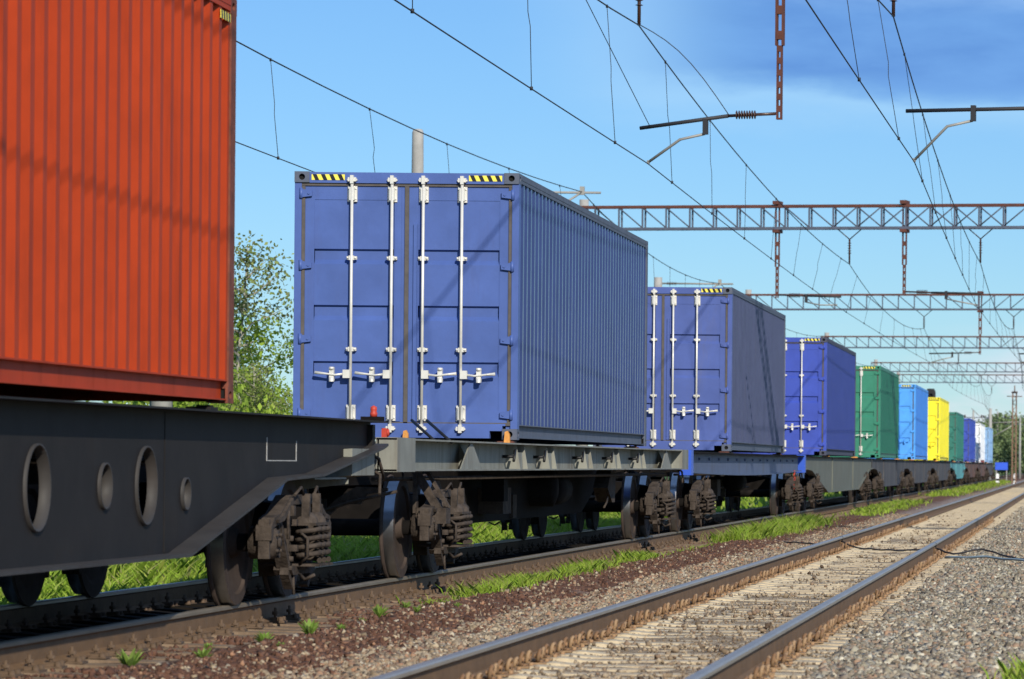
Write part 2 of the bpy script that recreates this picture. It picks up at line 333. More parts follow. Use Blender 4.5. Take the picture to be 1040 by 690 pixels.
# ------------------------------------------------------------------ tracks
def rail_mesh(y0, y1, mh, mw):
    prof = [(-.066,0),(.066,0),(.066,.012),(.012,.035),(.010,.135),(.036,.150),(.036,.170),(.026,.180),(-.026,.180),(-.036,.170),(-.036,.150),(-.010,.135),(-.012,.035),(-.066,.012)]
    b = MB(); n = len(prof); v = [(x, y, z) for y in (y0, y1) for x, z in prof]; f = []; ms = []
    for i in range(n):
        j = (i+1) % n; b_ = (i, j, n+j, n+i); f.append(b_); ms.append(0 if i in (5, 6, 7, 8, 9) else 1)
    b.add(v, f); b.m = ms; b.f += [tuple(range(n)), tuple(range(n, 2*n))]; b.m += [1, 1]; b.sm += [False]*2
    return b.mesh('rail', [mh, mw])
def sleeper_mesh(m, name):
    # cast concrete sleeper: deep under the rails, waisted between them, sloped flanks
    b = MB(); st = [(-1.35,.125,-.035),(-1.30,.125,-.02),(-.60,.125,0.0),(-.42,.115,-.018),(.42,.115,-.018),(.60,.125,0.0),(1.30,.125,-.02),(1.35,.125,-.035)]; v = []
    for x, h, z in st: v += [(x,-h-.02,-.2),(x,h+.02,-.2),(x,h-.015,z),(x,-h+.015,z)]
    f = [(0,1,2,3), (28,31,30,29)]
    for i in range(len(st)-1):
        for k in range(4): f.append((4*i+k, 4*i+(k+1)%4, 4*i+4+(k+1)%4, 4*i+4+k))
    return b.add(v, f).mesh(name, m)
def clip_coil():
    # spring washer ring standing on its clamp bolt beside the rail foot, on a base plate
    b = MB(); b.box((-.15,-.16,-.004),(.15,.16,.010))
    for s in (-1, 1):
        for yy in (-.118, .118):
            b.tube([(s*(.100+.008*math.sin(t)), yy+.046*math.cos(t), .062+.046*math.sin(t)) for t in np.linspace(0, 2*math.pi, 13)], .0135, 5, cap=False)
            b.tube([(s*.07, yy, .06), (s*.115, yy, .06)], .016, 6)
        b.box((s*.055, -.07, .012), (s*.12, .07, .022))
        b.lathe([(0, .015), (.022, .015), (.022, 0)], 6, 'z', (s*.14, .0, .01))
    return b
def clip_bolt():
    b = MB(); b.box((-.18,-.09,-.004),(.18,.09,.014))
    for s in (-1, 1):
        b.tube([(s*.095, 0, 0), (s*.095, 0, .135)], .012, 6)
        b.lathe([(0, .026), (.03, .026), (.03, 0)], 6, 'z', (s*.095, 0, .07))
        b.box((s*.055, -.045, .014), (s*.13, .045, .045))
        b.lathe([(0, .022), (.04, .018), (.04, 0)], 6, 'z', (s*.15, .06, .012)); b.lathe([(0, .022), (.04, .018), (.04, 0)], 6, 'z', (s*.15, -.06, .012))
    return b
def make_track(X, label, msl, mh, mclip, clipb, y0=-30, y1=600, gauge=1.59, n0=11, nparts=150, jitter=0.0):
    t = empty('railway_track', (X, 0, 0)); tag(t, kind='structure')
    rm = rail_mesh(y0, y1, mh, M_railw)
    rm2 = rail_mesh(y0, y1, M_railh, M_railw)
    for s in (-1, 1): link('rail', rm if s > 0 else rm2, t, (s*gauge/2, 0, .004))
    sm = sleeper_mesh(msl, 'sleeper'); cm = clipb().mesh('rail_fastening', mclip); cnt = 0
    far = MB(); y = 14.0
    spacing = .5
    while y < 300:
        if cnt < nparts:
            o = link('sleeper', sm, t, (random.uniform(-.02,.02), y+random.uniform(-jitter, jitter), random.uniform(-.006, .004))); o.rotation_euler.z = random.uniform(-1, 1)*jitter*.15
            for s in (-1, 1): f_ = link('rail_fastening', cm, o, (s*gauge/2, random.uniform(-.02,.02), random.uniform(-.012,0))); f_.scale = (1, random.uniform(.8, 1.05), random.uniform(.6, .95)); f_.rotation_euler.z = random.uniform(-.12, .12)
        elif cnt < 420:
            far.box((-1.35, y-.11, -.15), (1.35, y+.11, -.012))
        cnt += 1; y += spacing
    o = part('distant_sleepers', far, msl, t); tag(o, kind='stuff')
    return t
track_t = make_track(XT, '', M_sleep2, M_railo, M_clip2, clip_bolt, jitter=.05)
track_r = make_track(XR, '', M_sleep, M_railh, M_clip, clip_coil, jitter=.01)
tag(track_t, 'railway track under the container train, with stained concrete sleepers'); tag(track_r, 'empty railway track with polished rails on pale dusty sleepers')
# joints with bond cables on the empty track (fishplates at about 80 m)
for s in (-1, 1):
    yj = 57.0 if s < 0 else 53.0
    b = MB()
    b.box((s*.795-.026, yj-.4, .045), (s*.795-.014, yj+.4, .13)); b.box((s*.795+.014, yj-.4, .045), (s*.795+.026, yj+.4, .13))
    for k in range(6): b.lathe([(0, .016), (.02, .016), (.02, 0)], 6, 'x', (s*.795+.026, yj-.33+.132*k, .088))
    b.box((s*.795-.039, yj-.007, .03), (s*.795+.039, yj+.007, .187), 1)
    part('fishplate_joint', b, [M_railw, M_hole], track_r)
def cable(name, pts, r, m, label, cat='cable'):
    P = [Vector(p) for p in pts]; out = []
    for i in range(len(P)-1):
        for k in range(6):
            t = k/6; q = P[i].lerp(P[i+1], t); q += Vector((0, .025*math.sin(7*t+i), .006*math.sin(9*t+2*i))); out.append(q)
    out.append(P[-1]); o = link(name, MB().tube(out, r, 5).mesh(name, m)); return tag(o, label, cat)
cable('bond_cable', [(XR-.76, 56.6, .12), (XR-.5, 56.2, .03), (XR-.1, 55.2, .03), (XR+.3, 54.2, .04), (XR+.76, 53.2, .10)], .012, M_wire, 'thin dark bonding cable lying across the empty track between its two rail joints')
cable('bond_cable', [(XR+.84, 53.0, .10), (XR+1.1, 52.3, .04), (XR+1.5, 52.4, .12), (XR+1.9, 51.6, .03), (XR+2.15, 51.0, .0)], .014, M_wire, 'dark bonding cable running out over the gravel right of the rail joint')
cable('grey_conduit', [(XR+1.0, 52.0, .0), (XR+1.6, 51.3, .03), (XR+2.3, 50.2, .0)], .018, mat('blue grey conduit plastic', (.22,.30,.36), .6), 'blue grey conduit lying on gravel right of the empty track', 'conduit')
cable('bond_cable', [(XR-.84, 57.0, .10), (XR-1.1, 57.8, .03), (XR-1.5, 58.6, .05), (XR-1.9, 60, .03)], .013, M_wire, 'dark bonding cable leaving the rail joint towards the weedy strip')

# ------------------------------------------------------------------ stones
CUBE = np.array([(-1,-1,-1),(1,-1,-1),(1,1,-1),(-1,1,-1),(-1,-1,1),(1,-1,1),(1,1,1),(-1,1,1)], float)*.5
CF = np.array([(0,3,2),(0,2,1),(4,5,6),(4,6,7),(0,1,5),(0,5,4),(1,2,6),(1,6,5),(2,3,7),(2,7,6),(3,0,4),(3,4,7)])
def stones(name, n, xr, yr, size, m, decay=1.5, zoff=0.0, keep=None):
    u = rng.random(n); a = yr[0]**(1-decay); b = yr[1]**(1-decay); Y = (a+(b-a)*u)**(1/(1-decay)); X = rng.uniform(xr[0], xr[1], n)
    if keep is not None: k = keep(X, Y); X = X[k]; Y = Y[k]; n = len(X)
    Z = ground_z(X, Y)+zoff
    V = CUBE[None]*(1+rng.uniform(-.45, .45, (n, 8, 3)))
    V = V*rng.uniform(.6, 1.4, (n, 1, 3))*(rng.uniform(size[0], size[1], n)*rng.uniform(.7, 1.3, n))[:, None, None]
    q = rng.normal(size=(n, 4)); q /= np.linalg.norm(q, axis=1)[:, None]; w_, x, y, z = q.T
    Rm = np.stack([1-2*(y*y+z*z), 2*(x*y-z*w_), 2*(x*z+y*w_), 2*(x*y+z*w_), 1-2*(x*x+z*z), 2*(y*z-x*w_), 2*(x*z-y*w_), 2*(y*z+x*w_), 1-2*(x*x+y*y)], -1).reshape(n, 3, 3)
    V = np.einsum('nij,nkj->nki', Rm, V) + np.stack([X, Y, Z], -1)[:, None]
    F = (CF[None]+(np.arange(n)*8)[:, None, None]).reshape(-1, 3)
    return tag(link(name, npmesh(name, V, F, m)), kind='stuff')
M_st = mat('mixed grey and pink granite ballast', (.3,.3,.3), .9, var=.12, vscale=60, grad=[(.045,.038,.03),(.21,.18,.13),(.31,.265,.19),(.34,.215,.135),(.19,.178,.15),(.48,.42,.31),(.17,.125,.08),(.27,.24,.17),(.58,.53,.41)])
M_st2 = mat('pinkish fine gravel', (.3,.3,.3), .9, var=.12, vscale=60, grad=[(.11,.08,.055),(.29,.22,.14),(.32,.17,.10),(.24,.185,.125),(.42,.34,.23),(.16,.115,.08),(.48,.41,.30)])
M_st3 = mat('dark brown clods', (.1,.05,.04), .95, var=.3, vscale=30, grad=[(.05,.022,.014),(.13,.062,.038),(.085,.04,.026),(.20,.11,.07)])
M_st4 = mat('dusty pebbles', (.1,.05,.04), .95, var=.2, vscale=30, grad=[(.07,.045,.03),(.26,.195,.13),(.15,.11,.07),(.40,.32,.22),(.32,.25,.17),(.20,.13,.085)])
tag(stones('ballast_gravel', 80000, (-1.62, 1.1), (17, 120), (.017, .038), M_st, 1.7, .002), 'coarse mixed granite ballast filling the right bottom corner', 'gravel')
tag(stones('fine_gravel', 42000, (-4.85, -3.7), (15, 100), (.014, .032), M_st2, 1.8, .0), 'pinkish fine gravel between the brown soil and empty track', 'gravel')
tag(stones('soil_clods', 17000, (-5.72, -4.6), (15, 90), (.006, .032), M_st3, 1.8, .0), 'dark brown clods of soil along the train track', 'soil')
tag(stones('track_pebbles', 4200, (-3.65, -1.4), (15, 110), (.010, .030), M_st4, 1.9, .022, keep=lambda X, Y: (smooth_noise(X+30, Y, .7, 5) > .52)), 'dusty pebbles scattered on the sleepers of the empty track', 'gravel')
tag(stones('light_pebbles', 4500, (-5.7, -4.5), (15, 80), (.008, .028), M_st2, 1.8, .004), 'light pebbles strewn over the brown soil', 'gravel')
tag(stones('track_debris', 9000, (-3.65, -1.4), (15, 90), (.006, .020), M_st4, 1.9, .006), 'small brown fragments all over the empty track bed', 'gravel')
tag(stones('sleeper_debris', 3500, (-6.3, -5.6), (15, 70), (.010, .035), M_st3, 1.9, .01, keep=lambda X, Y: (smooth_noise(X+30, Y, .5, 8) > .45)), 'loose brown debris over the sleeper ends beside the train', 'soil')

# ------------------------------------------------------------------ containers
CW, CL, CH = 2.438, 12.192, 2.896
def corrug(y0, y1, z0, z1, x, depth, outer, slope, inner, sgn=1):
    pts = []; y = y0; pts.append((x, y0)); y += outer*.6
    per = outer+2*slope+inner; n = max(1, int(round((y1-y0-outer*.2)/per))); k = (y1-y0-outer*.2)/(n*per)
    for i in range(n):
        pts += [(x, y), (x-sgn*depth, y+slope*k), (x-sgn*depth, y+(slope+inner)*k), (x, y+(2*slope+inner)*k)]; y += per*k
    pts.append((x, y1)); v = []; f = []
    for (a, b) in pts: v += [(a, b, z0), (a, b, z1)]
    for i in range(len(pts)-1): f.append((2*i, 2*i+2, 2*i+3, 2*i+1))
    return MB().add(v, f)
def casting(c, sx, sy, top, m):
    # ISO corner casting with a round hole in its end face and an oval one in its side
    b = MB(); x0, x1 = (c[0]-.162, c[0]) if sx > 0 else (c[0], c[0]+.162); z0, z1 = c[2], c[2]+.118
    y0, y1 = (c[1], c[1]+.178) if sy > 0 else (c[1]-.178, c[1])
    yo, yi = (y0, y0+.02) if sy > 0 else (y1, y1-.02)
    b.holeplate(x0, x1, z0, z1, (x0+x1)/2, (z0+z1)/2, .034, .034, yo, yi, 'y', 16)
    xo, xi = (x1, x1-.02) if sx > 0 else (x0, x0+.02)
    ya, yb = (y0+.021, y1) if sy > 0 else (y0, y1-.021)
    b.holeplate(ya, yb, z0, z1, (ya+yb)/2, (z0+z1)/2, .045, .028, xo, xi, 'x', 16)
    b.box((x0+.02, y0+.04, z0+.015) if sx > 0 else (x0+.03, y0+.04, z0+.015), (x1-.03, y1-.03, z1-.015), 1)
    b.box((x0+.001, y0+.022, z1-.014), (x1-.021, y1-.001, z1-.001)); b.box((x0+.001, y0+.022, z0+.001), (x1-.021, y1-.001, z0+.014))
    return b
def door_mb(x0, x1, z0, z1, y=.045):
    # steel door leaf: square tube frame and sheet pressed into recessed bands with crisp upper edges
    b = MB(); fw = .10; th = .04
    b.box((x0, y, z0), (x0+fw, y+th, z1)); b.box((x1-fw, y, z0), (x1, y+th, z1))
    b.box((x0+fw, y, z0), (x1-fw, y+th, z0+.13)); b.box((x0+fw, y, z1-.15), (x1-fw, y+th, z1))
    a0, a1 = x0+fw, x1-fw; yp = y+.006; d = .038
    zs = [z0+.13]; prof = [(z0+.13, yp)]
    bands = [.84, 1.45, 2.06] if z1-z0 > 2.5 else [.75, 1.3, 1.82]
    for zt in bands:
        prof += [(zt-.165, yp), (zt-.115, yp+d), (zt-.012, yp+d), (zt, yp)]
    prof.append((z1-.15, yp)); v = []; f = []
    for z, yy in prof: v += [(a0, yy, z), (a1, yy, z)]
    for i in range(len(prof)-1): f.append((2*i, 2*i+1, 2*i+3, 2*i+2))
    b.add(v, f)
    for zt in bands:
        for a in (a0, a1):
            b.add([(a, yp, zt-.165), (a, yp+d, zt-.115), (a, yp+d, zt-.012), (a, yp, zt)], [(0,1,2,3)])
    return b
def rod_mb(z0, z1):
    b = MB(); b.tube([(0, 0, z0), (0, 0, z1)], .0165, 8)
    for z, s in ((z1, 1), (z0, -1)):
        b.box((-.045, -.012, z-.022), (.045, .05, z+.022)); b.box((-.018, -.028, z-.045), (.018, .03, z+.045)); b.box((-.055, .0, z-.012), (.055, .03, z+.006))
    return b
def plate_mb():
    b = MB(); b.box((-.05, .018, -.085), (.05, .048, .085)); b.box((-.028, -.026, -.07), (.028, .03, .07))
    for z in (-.055, .055):
        for x in (-.038, .038): b.lathe([(0, .009), (-.008, .009), (-.008, 0)], 6, 'y', (x, .018, z))
    return b
def clamp_mb():
    b = MB(); b.box((-.055, .0, -.018), (.055, .045, .018)); b.box((-.028, -.024, -.024), (.028, .012, .024))
    for x in (-.043, .043): b.lathe([(0, .011), (-.012, .011), (-.012, 0)], 6, 'y', (x, 0, 0))
    return b
def handle_mb(s):
    # s=+1: the lever reaches right of its rod
    b = MB(); b.box((s*.0, -.035, -.045), (s*.075, .03, .045)); b.tube([(s*.06, -.012, 0), (s*.16, -.02, -.012), (s*.26, -.02, 0), (s*.38, -.015, .012)], [.016, .013, .013, .02], 6)
    b.lathe([(0, .03), (.05, .03), (.05, 0)], 8, 'z', (s*.20, -.01, -.085)); b.box((s*.175, -.02, -.07), (s*.225, .045, .07)); b.lathe([(0, .0), (0, .028), (.03, .028), (.03, 0)], 8, 'z', (s*.20, -.01, .045))
    return b
def hinge_mb(s):
    b = MB(); b.prism([(0, -.045), (s*.12, -.03), (s*.12, .03), (0, .045)], -.014, .004, 'y'); b.tube([(0, -.006, -.055), (0, -.006, .055)], .02, 8)
    b.tube([(s*.085, -.014, 0), (s*.085, -.024, 0)], .014, 6)
    return b
def sticker_mb(wd=.36, h=.062):
    b = MB(); b.box((0, 0, 0), (wd, .003, h), 0)
    n = 4; p = wd/n
    for k in range(n):
        a = k*p+p*.12; b.prism([(a+p*.32, .0), (a+p*.80, .0), (a+p*.48, h), (a, h)], -.002, 0, 'y', 1)
    return b
PROTO = {}
def container(key, mats, x, y, z, label, group, H=CH, detail=2, red=False, L_=CL, frame=None, side=None):
    body, rodm = mats; fr = frame or M_cast
    root = empty('shipping_container', (x, y, z)); tag(root, label, 'container', group)
    h = CW/2
    dep, ou, sl, inn = (.036, .080, .062, .072) if red else (.036, .072, .068, .072); sidem = side or body
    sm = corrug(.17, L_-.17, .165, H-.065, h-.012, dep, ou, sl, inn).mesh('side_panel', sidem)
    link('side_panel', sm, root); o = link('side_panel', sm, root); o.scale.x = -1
    for s in (-1, 1):
        part('corner_post', MB().box((s*h, .02, .118), (s*(h-.075), .10, H-.118)).box((s*(h-.075), .055, .118), (s*(h-.13), .10, H-.118)).box((s*(h-.002), .10, .118), (s*(h-.06), .172, H-.118)), body, root)
        part('corner_post', MB().box((s*h, L_-.16, .118), (s*(h-.12), L_-.01, H-.118)), fr, root)
        part('top_rail', MB().box((s*h, .178, H-.062), (s*(h-.07), L_-.178, H-.002)).box((s*(h-.004), .178, H-.10), (s*(h-.012), L_-.178, H-.062)), fr if not red else body, root)
        b = MB(); b.box((s*(h-.052), .178, .02), (s*(h-.06), L_-.178, .165)); b.box((s*(h-.012), .178, .02), (s*(h-.055), L_-.178, .03)); b.box((s*(h-.008), .172, .155), (s*(h-.06), L_-.172, .167))
        part('bottom_rail', b, body if red else fr, root)
        for (yy, sy) in ((0, 1), (L_, -1)):
            for zz in (0, H-.118):
                part('corner_casting', casting((s*h, yy, zz), s, sy, zz > 0, None), [M_castr if red else fr, M_hole], root)
    part('floor', MB().box((-h+.06, .1, .12), (h-.06, L_-.1, .16)), M_dark, root)
    rf = MB(); rf.box((-h+.06, .1, H-.035), (h-.06, L_-.1, H-.02)); k = .5
    while k < L_-.5: rf.box((-h+.2, k, H-.02), (h-.2, k+.12, H-.008)); k += .35
    part('roof', rf, body, root)
    # closed end wall
    e = corrug(-h+.12, h-.12, .16, H-.12, -L_+.03, .04, .1, .06, .1); e.v = [(b_, -a_, c_) for a_, b_, c_ in e.v]
    part('end_wall', e, body, root)
    part('end_rail', MB().box((-h+.162, L_-.07, 0.01), (h-.162, L_-.01, .16)), body, root); part('end_rail', MB().box((-h+.162, L_-.07, H-.118), (h-.162, L_-.01, H-.01)), body, root)
    # door end
    part('door_header', MB().box((-h+.162, .008, H-.122), (h-.162, .09, H-.006)), body, root)
    sb = MB(); sb.box((-h+.162, .012, .015), (h-.30, .10, .155)); sb.box((h-.30, .012, .095), (h-.162, .10, .155)); sb.box((-h+.13, .022, .150), (h-.13, .04, .172))
    part('door_sill', sb, body, root)
    # gaskets
    zb, zt = .172, H-.14
    g = MB(); g.box((-h+.076, .030, zb), (-h+.112, .07, zt)); g.box((h-.112, .030, zb), (h-.076, .07, zt)); g.box((-h+.076, .026, zt-.012), (h-.076, .07, zt+.036)); g.box((-.022, .028, zb), (.022, .07, zt)); g.box((-h+.076, .028, zb-.02), (h-.076, .07, zb+.012))
    part('door_gasket', g, M_gasket, root)
    rods = {-1: (-.59, -.155), 1: (.185, .605)}
    for s in (-1, 1):
        xa, xb = (-h+.112, -.022) if s < 0 else (.022, h-.112)
        d = part('door', door_mb(xa, xb, zb+.012, zt-.012), body, root)
        if s < 0: part('overlap_plate', MB().box((-.135, .030, zb+.02), (-.118, .05, zt-.03)).box((-.118, .034, zb+.02), (-.06, .044, zt-.03)), body, d)
        else: part('overlap_plate', MB().box((.075, .022, zb+.02), (.125, .044, zt-.42)).box((.118, .012, zb+.02), (.128, .022, zt-.42)), body, d)
        for xr in rods[s]:
            link('locking_rod', cached(('rod', H), lambda: rod_mb(.115, H-.085).mesh('locking_rod', rodm), rodm), d, (xr, -.020, 0))
            for zz in (zb+.11, zt-.10): link('bearing_plate', cached('plate', lambda: plate_mb().mesh('bearing_plate', rodm), rodm), d, (xr, -.004, zz))
            for zz in ((.97, 1.96) if detail > 1 else ()): link('rod_clamp', cached('clamp', lambda: clamp_mb().mesh('rod_clamp', rodm), rodm), d, (xr, -.006, zz))
            link('door_handle', cached(('handle', s), lambda: handle_mb(s).mesh('door_handle', rodm), rodm), d, (xr, -.034, .70))
        for zz in (.27, 1.08, 1.88, 2.66) if H > 2.7 else (.27, 1.0, 1.7, 2.35):
            link('door_hinge', cached(('hinge', s), lambda: hinge_mb(-s).mesh('door_hinge', body), body), d, (s*(h-.07), .022, zz))
    if H > 2.7:
        for sx in (-h+.185, h-.185-.36): link('hazard_sticker', cached('stick', lambda: sticker_mb().mesh('hazard_sticker', [M_yel, M_blk]), 0), root, (sx, .004, H-.092))
    return root
CACHE = {}
def cached(key, fn, m):
    k = (key, m.name if m else ''); 
    if k not in CACHE: CACHE[k] = fn()
    return CACHE[k]
GC = 'containers on the freight train'
ZC = 1.536
XC = XT + .001
c_red = container('red', (M_red, M_galv), XC, 14.26, 1.70, 'orange red corrugated container cut off by the left edge of the photo', GC, red=True, frame=M_castr)
st_ = MB(); st_.box((CW/2-.002, CL-.50, CH-.185), (CW/2+.002, CL-.20, CH-.125), 0)
for k in range(4): st_.prism([(CL-.50+.075*k+.02, CH-.185), (CL-.50+.075*k+.055, CH-.185), (CL-.50+.075*k+.04, CH-.125), (CL-.50+.075*k+.005, CH-.125)], CW/2+.002, CW/2+.004, 'x', 1)
part('hazard_sticker', st_, [M_yel, M_blk], c_red)
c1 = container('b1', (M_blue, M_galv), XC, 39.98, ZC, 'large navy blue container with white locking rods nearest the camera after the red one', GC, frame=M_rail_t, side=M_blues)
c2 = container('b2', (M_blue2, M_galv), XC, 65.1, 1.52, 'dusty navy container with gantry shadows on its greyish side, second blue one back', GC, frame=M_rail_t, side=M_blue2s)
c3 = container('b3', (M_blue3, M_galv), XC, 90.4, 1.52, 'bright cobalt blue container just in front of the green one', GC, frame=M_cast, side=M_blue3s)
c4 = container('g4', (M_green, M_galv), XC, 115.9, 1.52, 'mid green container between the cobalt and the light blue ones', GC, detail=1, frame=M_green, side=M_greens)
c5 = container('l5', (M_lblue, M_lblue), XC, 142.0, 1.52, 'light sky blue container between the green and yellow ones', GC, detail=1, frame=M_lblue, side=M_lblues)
c6 = container('y6', (M_yellow, M_yellow), XC, 168.5, 1.52, 'bright yellow container further down the train', GC, detail=1, frame=M_yellow)
c7 = container('g7', (M_dgreen, M_dgreen), XC, 193.5, 1.52, 'dark green container right behind the yellow one', GC, H=2.591, detail=1, frame=M_dgreen)
c8 = container('b8', (M_blue3, M_blue3), XC, 218.5, 1.52, 'small distant dark blue container between dark green and white ones', GC, H=2.591, detail=1, frame=M_blue3)
c9 = container('w9', (M_white, M_white), XC, 244.0, 1.52, 'distant white container near the tail of the train', GC, H=2.591, detail=1, frame=M_white)
c10 = container('p10', (M_pale, M_pale), XC, 269.5, 1.52, 'farthest pale blue container at the tail of the train', GC, H=2.591, detail=1, frame=M_pale)
for o in c9.children:
    if o.name.startswith('bottom_rail'): o.data.materials[0] = M_redp

# ------------------------------------------------------------------ bogies
def wheel_mb(s):
    # s=+1: outer face towards +x; flange on the inner side
    prof = [(-.072, .0), (-.072, .09), (-.05, .10), (-.045, .36), (-.062, .40), (-.062, .50), (-.05, .507), (-.036, .502), (-.028, .482), (.068, .4785), (.068, .40), (.045, .385), (.02, .12), (.075, .10), (.075, 0)]
    b = MB(); b.lathe([(s*h, r) for h, r in prof[:9]], 40, 'x', m=1, smooth=False); b.lathe([(s*h, r) for h, r in prof[8:10]], 40, 'x', m=0); b.lathe([(s*h, r) for h, r in prof[9:]], 40, 'x', m=1, smooth=False)
    return b
def helix(r, tr, turns, z0, z1, cx, cy, n=12):
    k = int(turns*n); return [(cx+r*math.cos(2*math.pi*i/n), cy+r*math.sin(2*math.pi*i/n), z0+(z1-z0)*i/k) for i in range(k+1)]
def side_frame_mb():
    # cast frame with a window for the spring nest; pedestal jaws over the axle boxes
    b = MB(); T = .06
    top = [(-1.13,.50),(-1.13,.60),(-1.02,.67),(-.80,.70),(-.44,.84),(.44,.84),(.80,.70),(1.02,.67),(1.13,.60),(1.13,.50),(1.07,.50),(1.03,.60),(.80,.625),(.42,.765),(-.42,.765),(-.80,.625),(-1.03,.60),(-1.07,.50)]
    b.prism(top, -T, T)
    b.prism([(-.98,.655),(-.80,.685),(-.46,.82),(-.42,.78),(-.78,.645),(-.96,.63)], T, T+.025); b.prism([(.98,.655),(.80,.685),(.46,.82),(.42,.78),(.78,.645),(.96,.63)], T, T+.025)
    for s in (-1, 1):
        b.prism([(s*.76,.64),(s*.69,.64),(s*.34,.25),(s*.42,.25)], -T*.8, T*.8)
        b.prism([(s*.37,.78),(s*.30,.78),(s*.30,.28),(s*.37,.28)], -T, T*.5)
        for yy in (.745, 1.10): b.box((-T*.7, s*yy-.022, .36), (T*.7, s*yy+.022, .66))
        b.box((T*.5, s*.52-.03, .68), (T+.05, s*.52+.03, .76)); b.box((-.02, s*.335-.03, .60), (T+.03, s*.335+.03, .65)); b.box((-.02, s*.335-.025, .40), (T+.035, s*.335+.025, .45))
        for z in (.34, .50, .70): b.lathe([(0, .026), (.03, .022), (.03, 0)], 6, 'x', (T*.5, s*.335, z))
        b.prism([(s*.44,.28),(s*.36,.22),(s*.25,.12),(s*.30,.10),(s*.46,.22)], -.02, .05)
        b.tube([(T+.02, s*.62, .50), (T+.02, s*.62, .72)], .014, 5); b.tube([(T+.03, s*.44, .84), (T+.05, s*.30, .90), (T+.05, s*.20, .84)], .013, 5)
    b.prism([(-.44,.255),(-.38,.215),(.38,.215),(.44,.255),(.42,.285),(-.42,.285)], -T*1.2, T*1.2)
    b.box((-.22, -.27, .280), (.25, .27, .300)); b.box((-.19, -.26, .60), (.22, .26, .622))
    b.lathe([(.622,.10),(.66,.09),(.70,.05),(.70,0)], 12, 'z', (.12, -.15, 0)); b.lathe([(.622,.10),(.66,.09),(.70,.05),(.70,0)], 12, 'z', (.12, .15, 0))
    b.prism([(-.18, .62), (.10, .62), (.05, .74), (-.14, .76)], -.2, .2, 'y'); b.prism([(-.24,.62),(-.21,.85),(-.175,.85),(-.18,.62)], .10, .16); b.prism([(.24,.62),(.21,.85),(.175,.85),(.18,.62)], .10, .16)
    b.tube([(.10,-.28,.22),(.16,-.36,.18),(.24,-.40,.22)], .013, 6); b.tube([(.05,-.30,.24),(.06,-.30,.06)], .012, 5); b.tube([(.10,-.28,.55),(.17,-.33,.50),(.17,-.33,.36),(.10,-.28,.30)], .012, 5)
    return b
def axle_box_mb():
    b = MB(); b.lathe([(-.13, 0), (-.13, .125), (.05, .125), (.065, .10), (.075, .10), (.075, 0)], 16, 'x')
    b.box((-.08, -.13, .05), (.03, .13, .125)); b.lathe([(.085, .04), (.10, .035), (.10, 0)], 8, 'x')
    for k in range(4): b.lathe([(.075, .014), (.095, .014), (.095, 0)], 6, 'x', (0, .085*math.cos(k*math.pi/2+.78), .085*math.sin(k*math.pi/2+.78)))
    return b
BM = {}
def bogie_meshes():
    if BM: return
    BM['wr'] = wheel_mb(1).mesh('wheel', [M_tread, M_wheel]); BM['wl'] = wheel_mb(-1).mesh('wheel', [M_tread, M_wheel])
    BM['axle'] = MB().lathe([(-1.09, 0), (-1.09,.065), (-.86,.07), (-.86,.095), (-.7,.095), (-.6,.08), (.6,.08), (.7,.095), (.86,.095), (.86,.07), (1.09,.065), (1.09, 0)], 12, 'x').mesh('axle', M_dark)
    BM['frame'] = side_frame_mb().mesh('side_frame', M_bogie); BM['box'] = axle_box_mb().mesh('axle_box', M_bogie)
    BM['spring'] = MB().tube(helix(.088, .021, 4.2, .325, .585, 0, 0, 16), .021, 6).mesh('coil_spring', M_bogie)
    b = MB(); b.prism([(-1.2,.62),(-.9,.58),(-.4,.42),(.4,.42),(.9,.58),(1.2,.62),(1.2,.74),(.5,.84),(-.5,.84),(-1.2,.74)], -.22, .22, 'y'); b.lathe([(0,.16),(.10,.16),(.10,0)], 16, 'z', (0,0,.84))
    BM['bol'] = b.mesh('bogie', M_dark)
    b = MB(); b.tube([(-.95, 0, .42), (.95, 0, .42)], .04, 6); b.prism([(-.14,.18),(-.05,.18),(.06,.50),(-.02,.56)], -.07+.79, .07+.79); b.prism([(-.14,.18),(-.05,.18),(.06,.50),(-.02,.56)], -.86, -.72)
    b.tube([(0, 0, .42), (0, .0, .74)], .03, 6); b.tube([(.79, 0, .48), (.86, -.02, .78)], .025, 6); b.tube([(-.79, 0, .48), (-.86, -.02, .78)], .025, 6)
    BM['brk'] = b.mesh('brake_beam', M_bogie)
def bogie(parent, y):
    bogie_meshes(); o = link('bogie', BM['bol'], parent, (0, y, .184))
    for dy in (-.925, .925):
        link('axle', BM['axle'], o, (0, dy, .4785)); link('wheel', BM['wr'], o, (.79, dy, .4785)).rotation_euler.x = random.random(); link('wheel', BM['wl'], o, (-.79, dy, .4785))
        for s in (-1, 1):
            a = link('axle_box', BM['box'], o, (s*1.09, dy, .4785)); a.scale.x = s
        k = link('brake_beam', BM['brk'], o, (0, dy*.42, 0)); k.scale.y = 1 if dy < 0 else -1
    for s in (-1, 1):
        a = link('side_frame', BM['frame'], o, (s*1.10, 0, 0)); a.scale.x = s
        for sx in (-.10, .145):
            for sy in (-.175, .0, .175): link('coil_spring', BM['spring'], o, (s*(1.10+sx), sy, 0))
    return o
